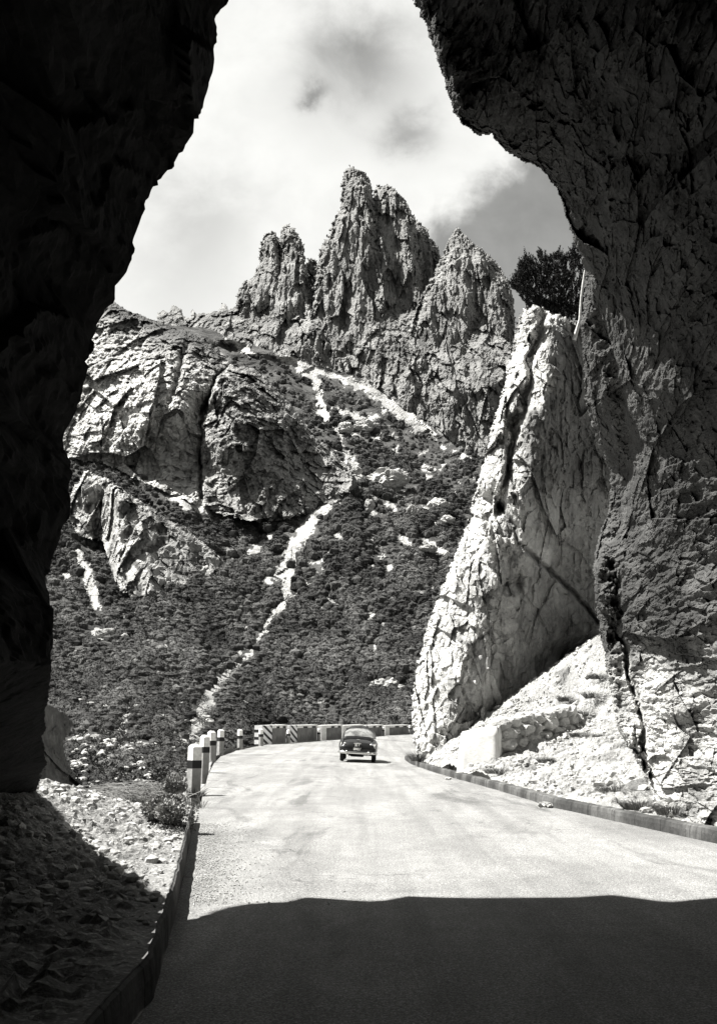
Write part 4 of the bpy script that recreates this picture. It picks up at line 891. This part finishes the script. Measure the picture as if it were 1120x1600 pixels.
for row in range(3):
    x = 0.0 if row % 2 else -0.15
    while x < 4.0:
        w_ = random.uniform(0.38, 0.85); h_ = 0.33; f = (x+w_/2)/4.0
        if not (row > 3 and f > 0.55) and f < 1.02-0.06*row:
            c = A+(B-A)*f+np.array([0, 0.05*row, h_*row+0.05*random.random()]); V_, F_ = stone_mesh('s', (w_*0.50, 0.3, h_*random.uniform(0.42, 0.56)), random.randint(1, 500), None, sub=3, amp=0.2)
            V_ = np.sign(V_)*np.abs(V_)**0.85; ang = math.atan2(B[1]-A[1], B[0]-A[0]); R2 = np.array([[math.cos(ang), -math.sin(ang), 0], [math.sin(ang), math.cos(ang), 0], [0, 0, 1]])
            pts.append((V_@R2.T)+c-np.array([4.5, 36.6, 0])); fcs.append(F_+n0); n0 += len(V_)
        x += w_
np_mesh('stones', np.concatenate(pts), np.concatenate(fcs), M_STONE, parent=wt)

# ------------------------------------------------------------------ shrub cover on the hillside (uncountable)
def mat_leaf(name, base, var=0.5, bump=0.4, sc=2.0, rough=0.9):
    m = bpy.data.materials.new(name); m.use_nodes = True; nt = m.node_tree; n = N(nt); b = nt.nodes['Principled BSDF']; b.inputs['Roughness'].default_value = rough; b.inputs['Specular IOR Level'].default_value = 0.15
    geo = n.new('ShaderNodeNewGeometry').outputs['Position']
    at = n.new('ShaderNodeAttribute'); at.attribute_name = 'tone'
    v = n.m('MULTIPLY', n.m('MULTIPLY', n.ramp(n.noise(geo, sc, 4, 0.75), 0.3, 0.7, 1-var, 1+var), base), at.outputs['Fac'])
    cc = n.new('ShaderNodeCombineXYZ')
    for i, k in enumerate((1, 0.995, 0.965)): n.put(cc.inputs[i], n.m('MULTIPLY', v, k))
    nt.links.new(cc.outputs[0], b.inputs['Base Color'])
    if bump:
        bp = n.new('ShaderNodeBump'); bp.inputs['Distance'].default_value = bump; nt.links.new(n.noise(geo, sc*1.3, 3, 0.8), bp.inputs['Height']); nt.links.new(bp.outputs[0], b.inputs['Normal'])
    return m
M_SCRUB = mat_leaf('pine scrub foliage', 0.053, 0.5, 0.0, 1.2)
rg = np.random.default_rng(21)
n_c = 23500; cu_ = rg.uniform(-70, 830, n_c); cv_ = 560+(1295-560)*rg.random(n_c)**0.92
ok = inside(cu_, cv_, [(-70, 1290), (-70, 700), (130, 690), (300, 500), (352, 530), (470, 570), (560, 585), (640, 640), (700, 690), (830, 745), (830, 1200), (330, 1290)])
q = np.stack([cu_/14, cv_/14, cu_*0], -1); wobx = fbm(q, 4, 3, 0.6); woby = fbm(q+9, 4, 5, 0.6)
sc_ = streak(cu_+wobx*16+fbm(q*3.1, 3, 15, 0.6)*9, cv_+woby*14+fbm(q*3.1, 3, 15, 0.6)*5, [[(a, b, c+(1.6 if c > 2.5 else 0.9)) for a, b, c in l] for l in THIN])
gap = fbm(np.stack([cu_/30, cv_/16, cu_*0], -1), 4, 21, 0.6)
thin = np.where(cv_ < 600, 0.6, np.where(cv_ < 900, 0.95, 0.9))
ok &= (sc_ < 0.12) & (gap < 0.34) & (rg.random(n_c) < thin)
cu_, cv_ = cu_[ok], cv_[ok]
Yc = HILL(cu_, cv_); pc = P(cu_, cv_, Yc+gully(cu_, cv_, Yc)+fbm(P(cu_, cv_, Yc)/26, 5, 11)*0.016*Yc+fbm(P(cu_, cv_, Yc)/np.array([70, 70, 70]), 3, 19)*0.06*Yc)
rp = np.interp(cv_, [560, 700, 900, 1100, 1200, 1290], [3.4, 4.6, 6.8, 8.5, 9.5, 10])*np.exp(rg.normal(size=len(cu_))*0.30)*np.exp(1.5*fbm(np.stack([cu_/70, cv_/45, cu_*0+3], -1), 3, 47)); rp = np.minimum(rp, np.interp(cv_, [560, 900, 1290], [7, 10.5, 12])*rg.uniform(0.7, 1, len(cu_))); rw = rp*Yc/FPX*1.15
tmpl = []; NQ = 84
for k in range(8):
    V_, F_ = ICO[1]; V_ = V_*(1+perlin(V_*2.2+k*7, k)*0.4)[:, None]*np.array([0.92, 0.88, 0.92])
    d = rg.normal(size=(NQ, 3)); d[:, 2] = np.abs(d[:, 2])*0.9-0.1; d /= np.linalg.norm(d, axis=1, keepdims=True)
    c = d*(rg.uniform(0.75, 1.12, NQ)*(1+perlin(d*2+k*5, k)*0.7))[:, None]*np.array([1.05, 1.0, 1.08]); a1_ = np.cross(d, rg.normal(size=(NQ, 3))); a1_ /= np.linalg.norm(a1_, axis=1, keepdims=True)
    a2_ = np.cross(d+rg.normal(size=(NQ, 3))*0.5, a1_); a2_ /= np.linalg.norm(a2_, axis=1, keepdims=True); z_ = rg.uniform(0.08, 0.17, NQ)[:, None]
    Q = np.stack([c-a1_*z_, c-a2_*z_*0.7, c+a1_*z_, c+a2_*z_*0.7], 1).reshape(-1, 3); tmpl.append(np.concatenate([V_, Q]))
nv = len(tmpl[0]); nc0 = len(ICO[1][0]); qi = nc0+np.arange(NQ)[:, None]*4
F2 = np.concatenate([ICO[1][1], qi+np.array([[0, 1, 2]]), qi+np.array([[0, 2, 3]])])
sel = rg.integers(0, 8, len(cu_)); T8 = np.stack(tmpl)
ang = rg.uniform(0, 6.28, len(cu_)); ca, sa_ = np.cos(ang), np.sin(ang)
Vv = T8[sel]; Vx = Vv[..., 0]*ca[:, None]-Vv[..., 1]*sa_[:, None]; Vy = Vv[..., 0]*sa_[:, None]+Vv[..., 1]*ca[:, None]
Vall = np.stack([Vx, Vy, Vv[..., 2]], -1)*rw[:, None, None]+pc[:, None]+np.array([0, 0, 1.0])*(rw*0.15)[:, None, None]
Fall = (F2[None]+(np.arange(len(cu_))*nv)[:, None, None]).reshape(-1, 3)
tn_ = np.repeat(rg.uniform(0.6, 1.4, len(cu_))*np.clip(1+1.9*fbm(np.stack([cu_/75, cv_/50, cu_*0], -1), 4, 44), 0.35, 2.2), nv).reshape(len(cu_), nv)*rg.uniform(0.88, 1.12, (1, nv)); tn_ = tn_.ravel()
tag(np_mesh('mountain_pine_scrub', Vall.reshape(-1, 3), Fall, M_SCRUB, tone=tn_), 'low dark mountain pine scrub blanketing the hillside', 'scrub', kind='stuff')

# ------------------------------------------------------------------ leafy plants
def leaf_cloud(centers, size, n_per, leaf, seed, up=0.3, aspect=0.45):
    r = np.random.default_rng(seed); C_ = np.repeat(np.asarray(centers), n_per, 0); S_ = np.repeat(np.asarray(size), n_per)
    d = r.normal(size=(len(C_), 3)); d /= np.linalg.norm(d, axis=1, keepdims=True); rad = r.random(len(C_))**0.45
    pos = C_+d*rad[:, None]*S_[:, None]*np.array([1, 1, 0.75])
    ax = d+r.normal(size=d.shape)*0.6+np.array([0, 0, up]); ax /= np.linalg.norm(ax, axis=1, keepdims=True); sd2 = np.cross(ax, r.normal(size=d.shape)); sd2 /= np.linalg.norm(sd2, axis=1, keepdims=True)
    l = leaf*r.uniform(0.6, 1.4, len(C_))[:, None]; w_ = l*aspect
    a = pos-ax*l*0.5; b = pos+sd2*w_*0.5; c = pos+ax*l*0.5; e = pos-sd2*w_*0.5
    V_ = np.stack([a, b, c, e], 1).reshape(-1, 3); F_ = np.arange(len(V_)).reshape(-1, 4)
    t = np.repeat(r.uniform(0.6, 1.5, len(C_)), 4); return V_, F_, t
M_LEAF = mat_leaf('shrub leaves', 0.085, 0.5, 0, 6)
M_PINE = mat_leaf('pine needles', 0.017, 0.4, 0, 6)
M_DRY = mat_leaf('dry stems', 0.30, 0.5, 0, 5)
M_GRASS = mat_leaf('dry grass', 0.22, 0.5, 0, 5)
M_TWIG = mat_flat('grey twigs', 0.24, 0.9, var=0.35, scale=6)
M_TUFT = mat_leaf('tuft grass', 0.14, 0.6, 0, 5)
M_RIM = mat_flat('sunlit rock rim', 0.55, 0.9, var=0.35, scale=6, bump=0.01)
M_BARK = mat_flat('dark bark', 0.06, 0.95, var=0.4, scale=8, bump=0.02)
# near ravine shrubs: leafy stuff with pale broken rock between
n_c = 900; cu_ = rg.uniform(70, 335, n_c); cv_ = rg.uniform(1090, 1290, n_c)
ok = inside(cu_, cv_, [(70, 1090), (330, 1090), (330, 1185), (300, 1230), (250, 1260), (200, 1250), (150, 1215), (110, 1150), (75, 1110)]) & (fbm(np.stack([cu_/24, cv_/18, cu_*0], -1), 3, 51, 0.6) < 0.12)
cu_, cv_ = cu_[ok], cv_[ok]; Yc = HILL(cu_, cv_)-1.0; cs = P(cu_, cv_, Yc); szs = Yc*rg.uniform(5, 11, len(cu_))/FPX
V_, F_, t_ = leaf_cloud(cs, szs, 130, 0.16, 3, aspect=0.6); V_ = cs.repeat(130*4, 0)+(V_-cs.repeat(130*4, 0)); 
tag(np_mesh('ravine_undergrowth', V_, F_, M_LEAF, tone=t_), 'tangled leafy undergrowth below the left road edge', 'undergrowth', kind='stuff')
def stones_scatter(cs, szs, seed, mat, name, sub=1):
    r = np.random.default_rng(seed); Vt_, Ft_ = ICO[sub]; nv_ = len(Vt_)
    base = [Vt_*(1+0.35*facet(Vt_*1.3+k*3.3, k)[:, None])*r.uniform(0.6, 1.2, 3) for k in range(10)]; T_ = np.stack(base)[r.integers(0, 10, len(cs))]
    a = r.uniform(0, 6.28, len(cs)); x = T_[..., 0]*np.cos(a)[:, None]-T_[..., 1]*np.sin(a)[:, None]; y = T_[..., 0]*np.sin(a)[:, None]+T_[..., 1]*np.cos(a)[:, None]
    Vv_ = np.stack([x, y, T_[..., 2]*0.8], -1)*szs[:, None, None]+cs[:, None]
    return np_mesh(name, Vv_.reshape(-1, 3), (Ft_[None]+(np.arange(len(cs))*nv_)[:, None, None]).reshape(-1, 3), mat)
n_c = 900; cu_ = rg.uniform(75, 330, n_c); cv_ = rg.uniform(1095, 1285, n_c); Yc = HILL(cu_, cv_)*0.965; ok = fbm(np.stack([cu_/24, cv_/18, cu_*0], -1), 3, 51, 0.6)+0.16*np.exp(-(((cu_-160)/60)**2+((cv_-1170)/50)**2)) > 0.12
tag(stones_scatter(P(cu_, cv_, Yc)[ok], (Yc*rg.uniform(2, 7, n_c)/FPX)[ok], 5, M_STONE, 'broken_rock', 2), 'pale broken rock showing between the undergrowth', 'rocks', kind='stuff')
# gravel: bank and verge
n_c = 9000; x = rg.uniform(2.2, 12, n_c); y = rg.uniform(12, 50, n_c); k_ = line_x(kerb_r[2:], y)+0.25; cl = fbm(np.stack([x/1.2, y/2, x*0], -1), 3, 66); ok = (x > k_) & (cl+rg.normal(size=n_c)*0.15 > -0.1); x, y = x[ok], y[ok]
z = BANK(x, y); s_ = 0.018+0.05*rg.random(len(x))**4*2.2
c1 = np.stack([x, y, z+0.02], -1)
n_c = 9000; x2 = rg.uniform(-8, -1.2, n_c); y2 = rg.uniform(8, 30, n_c); ok = x2 < line_x(left_line[8:], y2)-0.12; x2, y2 = x2[ok], y2[ok]; c2 = np.stack([x2, y2, VERGE(x2, y2)+0.01], -1); s2_ = 0.010+0.10*rg.random(len(x2))**7
n_c = 2500; y3 = rg.uniform(10.8, 19.5, n_c); x3 = line_x(left_line[8:], y3)+0.12+rg.exponential(0.22, n_c); c3 = np.stack([x3, y3, z_road(x3, y3)+0.008], -1); s3_ = rg.uniform(0.004, 0.012, n_c)
cs = np.concatenate([c1, c2, c3]); ss = np.concatenate([s_, s2_, s3_])
tag(stones_scatter(cs, ss, 8, M_STONE, 'gravel', 1), 'loose pale gravel and stones on the banks', 'gravel', kind='stuff')

# ------------------------------------------------------------------ single boulders
BO = [(605, 752, 32, 15, 'large pale angular boulder in dark scrub below the pyramid buttress', 452), (577, 789, 7, 8, 'small upright pale rock just below the largest boulder', 430), (643, 797, 8, 7, 'small grey rock right of the slope centre', 425),
      (685, 790, 17, 9, 'long pale boulder high on the slope near the crag', 440), (699, 813, 10, 7, 'pale boulder just under the long one near the crag', 425), (556, 736, 9, 5, 'white rock at the right tip of the pyramid buttress', 452),
      (669, 857, 15, 5, 'low pale rock ledge in scrub left of the crag', 385), (166, 992, 16, 7, 'bright white rock in scrub low on the left', 214), (196, 995, 6, 4, 'small white rock right of the bright one low on the left', 214),
      (600, 1072, 20, 9, 'pale broken outcrop in scrub above the car', 212), (572, 668, 18, 9, 'grey rock hump under the scree ribbon', 545), (540, 668, 12, 7, 'smaller grey hump left of the other hump under the scree ribbon', 548)]
for k, (u, v, w_, h_, lab, Y) in enumerate(BO):
    s = Y/FPX; V_, F_ = stone_mesh('b', (w_*s, w_*s*0.7, h_*s*1.2), 40+k, None, sub=4, amp=0.26)
    yy_ = float(HILL(u, v)); 
    o = np_mesh('boulder', V_, F_, M_BOULDER); s2 = yy_/Y; o.scale = (s2, s2, s2); o.location = P(u, v, yy_*0.992); tag(o, lab, 'boulder', 'boulders on the hillside')
# stone on the road at the kerb
def small_stone(u, v, r, lab, name='stone'):
    p = G(u, v); V_, F_ = stone_mesh('b', (r*1.5, r, r*0.8), 90+int(u), None, sub=3, amp=0.3); o = np_mesh(name, V_, F_, M_STONE); o.location = (p[0], p[1], p[2]+r*0.35); tag(o, lab, 'stone')
small_stone(852, 1262, 0.10, 'white stone lying on the road against the right kerb')
small_stone(700, 1218, 0.06, 'small stone on the road beside the far part of the kerb')

# ------------------------------------------------------------------ mugo pine on the crag and a pale strip added for the sunlit rock edge beside it
tp = empty('mountain_pine', P(868, 508, 51.5)); tag(tp, 'dark bushy mountain pine crowning the top of the crag against the sky', 'tree')
TB = np.array(P(868, 508, 51.5)); r = np.random.default_rng(33)
top = [(802, 446), (808, 428), (813, 412), (820, 392), (828, 400), (836, 402), (846, 384), (852, 396), (862, 396), (869, 388), (878, 396), (888, 392), (896, 376), (906, 378), (930, 372)]
bot = [(802, 450), (812, 462), (822, 478), (838, 492), (860, 502), (930, 508)]
shoots = []
tu, tv = zip(*top); bu_, bv_ = zip(*bot)
while len(shoots) < 1500:
    u = r.uniform(803, 928); vt = np.interp(u, tu, tv); vb_ = np.interp(u, bu_, bv_)
    f = r.random()**1.1; v = vt+10+(vb_-vt-10)*f
    if vb_-vt < 4: continue
    Yd = 51.5+r.uniform(-1.5, 1.5)*(0.4+0.6*min(1, (v-vt)/40)); shoots.append((P(u, v, Yd)-TB, Yd))
NV, NT = [], []
for (p, Yd) in shoots:
    L = r.uniform(0.22, 0.42)*(1.7 if r.random() < 0.12 else 1); ax = np.array([r.normal()*0.25+(p[0]/6), r.normal()*0.25, 1.0]); ax /= np.linalg.norm(ax); nn = 40
    tt_ = r.random(nn); base = p+ax*(tt_*L)[:, None]; d = r.normal(size=(nn, 3)); d -= (d@ax)[:, None]*ax; d /= np.linalg.norm(d, axis=1, keepdims=True)
    dirn = d*0.8+ax*0.75; dirn /= np.linalg.norm(dirn, axis=1, keepdims=True); ln = r.uniform(0.07, 0.13, nn)[:, None]*(1.25-0.6*tt_[:, None]); sd3 = np.cross(dirn, r.normal(size=(nn, 3))); sd3 /= np.linalg.norm(sd3, axis=1, keepdims=True)
    NV.append(np.stack([base-sd3*0.016, base+sd3*0.016, base+dirn*ln+sd3*0.006, base+dirn*ln-sd3*0.006], 1).reshape(-1, 3)); NT.append(np.full(nn*4, r.uniform(0.6, 1.4)))
NV = np.concatenate(NV); np_mesh('crown', NV, np.arange(len(NV)).reshape(-1, 4), M_PINE, parent=tp, tone=np.concatenate(NT))
bm = bmesh.new(); tube(bm, [(0, 0, -0.3), (0.1, 0, 0.4), (-0.1, 0, 1.2), (0.05, 0, 2.2)], [0.16, 0.13, 0.09, 0.04], 8)
for k in range(26):
    e = shoots[r.integers(0, len(shoots))][0]; s0 = np.array([0, 0, r.uniform(0, 1.2)]); m_ = (s0+e)/2+np.array([0, 0, -0.15]); tube(bm, [tuple(s0), tuple(m_), tuple(e)], [0.06, 0.04, 0.015], 6)
bm_obj('trunk', bm, M_BARK, tp)
bm = bmesh.new(); TT = [P(896, 532, 48.3), P(901, 515, 48.3), (P(905, 500, 48.3)), P(907, 470, 48.3), P(910, 445, 48.3), P(913, 422, 48.3)]; o0 = TT[0]
tube(bm, [tuple(p-o0) for p in TT], [0.10, 0.085, 0.06, 0.055, 0.06, 0.035], 7)
o = bm_obj('sunlit_rock_edge', bm, M_RIM); o.location = o0; tag(o, 'thin pale strip standing in for a sunlit rock edge right of the mountain pine', 'rock edge')

# ------------------------------------------------------------------ grass tufts, bushes, dry brush
def tuft(name, loc, w_, h_, n, mat, seed, lab, cat, group=None, lean=0.5, bw_=0.012):
    r = np.random.default_rng(seed); a = r.uniform(0, 6.28, n); rr = w_*0.35*np.sqrt(r.random(n)); b = np.stack([rr*np.cos(a), rr*np.sin(a), np.zeros(n)-0.03], -1)
    d = np.stack([np.cos(a)*lean*r.uniform(0.2, 1.2, n), np.sin(a)*lean*r.uniform(0.2, 1.2, n), np.ones(n)], -1)*(h_*r.uniform(0.5, 1.1, n))[:, None]
    m1 = b+d*0.55; m1[:, 2] += h_*0.06; tip = b+d*np.array([1.35, 1.35, 0.92]); s = np.stack([-np.sin(a+0.7), np.cos(a+0.7), a*0], -1)*bw_
    V_ = np.stack([b-s, b+s, m1+s*0.8, m1-s*0.8, tip+s*0.15, tip-s*0.15], 1).reshape(-1, 3); k = np.arange(n)*6
    F_ = np.concatenate([np.stack([k, k+1, k+2, k+3], -1), np.stack([k+3, k+2, k+4, k+5], -1)])
    o = np_mesh(name, V_, F_, mat, tone=np.repeat(r.uniform(0.5, 1.5, n), 6)); o.location = loc; tag(o, lab, cat, group); return o
def at_bank(u, v, Y0):                                       # point of the bank surface on this sight line
    ys_ = np.linspace(12, 49, 1500); p = P(u, v, ys_); z = BANK(p[:, 0], p[:, 1]); i = np.where(p[:, 2] <= z)[0]; return p[i[0]] if len(i) else P(u, v, Y0)
TF = [(656, 1188, 0.9, 0.7, 'grass tuft at the far kerb end beside the crag foot'), (962, 1240, 0.6, 0.35, 'dark grass tuft above the kerb below the rock column'), (1000, 1262, 0.7, 0.3, 'low tuft at the foot of the right rock wall'), (930, 1090, 0.9, 0.5, 'upper dark tuft on the scree next to the rock column'),
      (915, 1118, 0.8, 0.4, 'tuft just below the upper one beside the rock column'), (885, 1095, 0.7, 0.4, 'tuft in the upper middle of the scree slope'), (935, 1060, 0.7, 0.4, 'highest tuft on the scree slope by the dark rock'), (940, 1155, 0.5, 0.4, 'tuft right at the bottom of the rock column'),
      (905, 1150, 0.7, 0.3, 'faint tuft right of the dry stone wall end'), (860, 1190, 0.8, 0.25, 'flat tuft below the dry stone wall'), (780, 1207, 0.9, 0.3, 'scrubby patch at the bottom right of the white buttress'), (1050, 1270, 0.6, 0.3, 'tuft near the kerb at the right edge')]
for k, (u, v, w_, h_, lab) in enumerate(TF):
    p = at_bank(u, v, 40); tuft('grass_tuft', tuple(p), w_*1.2, h_*0.62, 520, M_TUFT, 100+k, lab, 'grass tuft', 'grass tufts on the right bank', lean=1.1, bw_=0.0055)
p = G(308, 1244); tuft('roadside_weed', (p[0], p[1]-0.1, p[2]), 0.45, 0.22, 110, M_LEAF, 140, 'leafy weeds growing at the foot of the nearest bollard', 'weeds', lean=0.8, bw_=0.012)
p = G(330, 1262); tuft('grass_tuft', (p[0]-0.2, p[1], p[2]), 0.35, 0.26, 30, M_GRASS, 141, 'thin arching dry grass on the road edge below the nearest bollard', 'grass tuft', lean=1.0, bw_=0.007)
# bush at the kerb end
pb_ = np.array([float(line_x(left_line[8:], 17.4))-0.33, 17.4, 0.32])
t = empty('bush', tuple(pb_)); tag(t, 'pale bush at the far end of the left kerb, throwing a shadow on the road', 'bush')
V_, F_, t_ = leaf_cloud([(0, 0, 0.05), (-0.1, 0.3, 0.08), (0.05, -0.3, 0.05), (-0.25, 0.1, 0.05), (0.05, 0.1, 0.42)], [0.24, 0.26, 0.24, 0.22, 0.2], 1500, 0.05, 9, aspect=0.5); np_mesh('leaves', V_, F_, M_GRASS, parent=t, tone=t_)
bm = bmesh.new()
for k in range(14):
    a = k*0.9; tube(bm, [(0, 0, -0.3), (0.12*math.cos(a), 0.15*math.sin(a), 0.0), (0.25*math.cos(a), 0.35*math.sin(a), 0.25)], [0.012, 0.009, 0.004], 5)
bm_obj('stems', bm, M_BARK, t)
# dry brush left of the nearest bollard
r = np.random.default_rng(77); bm = bmesh.new(); pc_ = P(258, 1240, 26.0)
for k in range(230):
    x0 = r.uniform(-0.75, 0.6); y0 = r.uniform(-0.5, 0.5); h_ = r.uniform(0.3, 0.7)*(1-0.35*abs(x0)); dx = -0.35+r.normal()*0.28; dy = r.normal()*0.2
    tube(bm, [(x0, y0, -0.3), (x0+dx*0.25, y0+dy*0.3, h_*0.5), (x0+dx*0.8*1.2, y0+dy, h_*0.9), (x0+dx*1.7, y0+dy*1.5, h_*0.85)], [0.010, 0.008, 0.006, 0.003], 4, cap=False)
o = bm_obj('dry_brush', bm, M_TWIG); o.location = pc_+np.array([0, 0, -0.3]); tag(o, 'bundle of arching dry twigs left of the nearest bollard', 'brushwood')
# verge plants (uncountable)
n_c = 260; cu_ = rg.uniform(205, 305, n_c); cv_ = rg.uniform(1225, 1330, n_c); ok = inside(cu_, cv_, [(200, 1235), (295, 1225), (306, 1265), (298, 1300), (270, 1320), (230, 1275)]); cu_, cv_ = cu_[ok], cv_[ok]
def at_verge(u, v):
    ys_ = np.linspace(8, 30, 900); p = P(u, v, ys_); z = VERGE(p[:, 0], p[:, 1]); i = np.where(p[:, 2] <= z)[0]; return p[i[0]] if len(i) else None
cs = [at_verge(u, v) for u, v in zip(cu_, cv_)]; cs = np.array([c for c in cs if c is not None])
V_, F_, t_ = leaf_cloud(cs+np.array([0, 0, 0.04]), np.full(len(cs), 0.12), 28, 0.035, 13, aspect=0.5)
tag(np_mesh('verge_weeds', V_, F_, M_LEAF, tone=t_), 'low leafy weeds among stones left of the kerb end', 'weeds', kind='stuff')
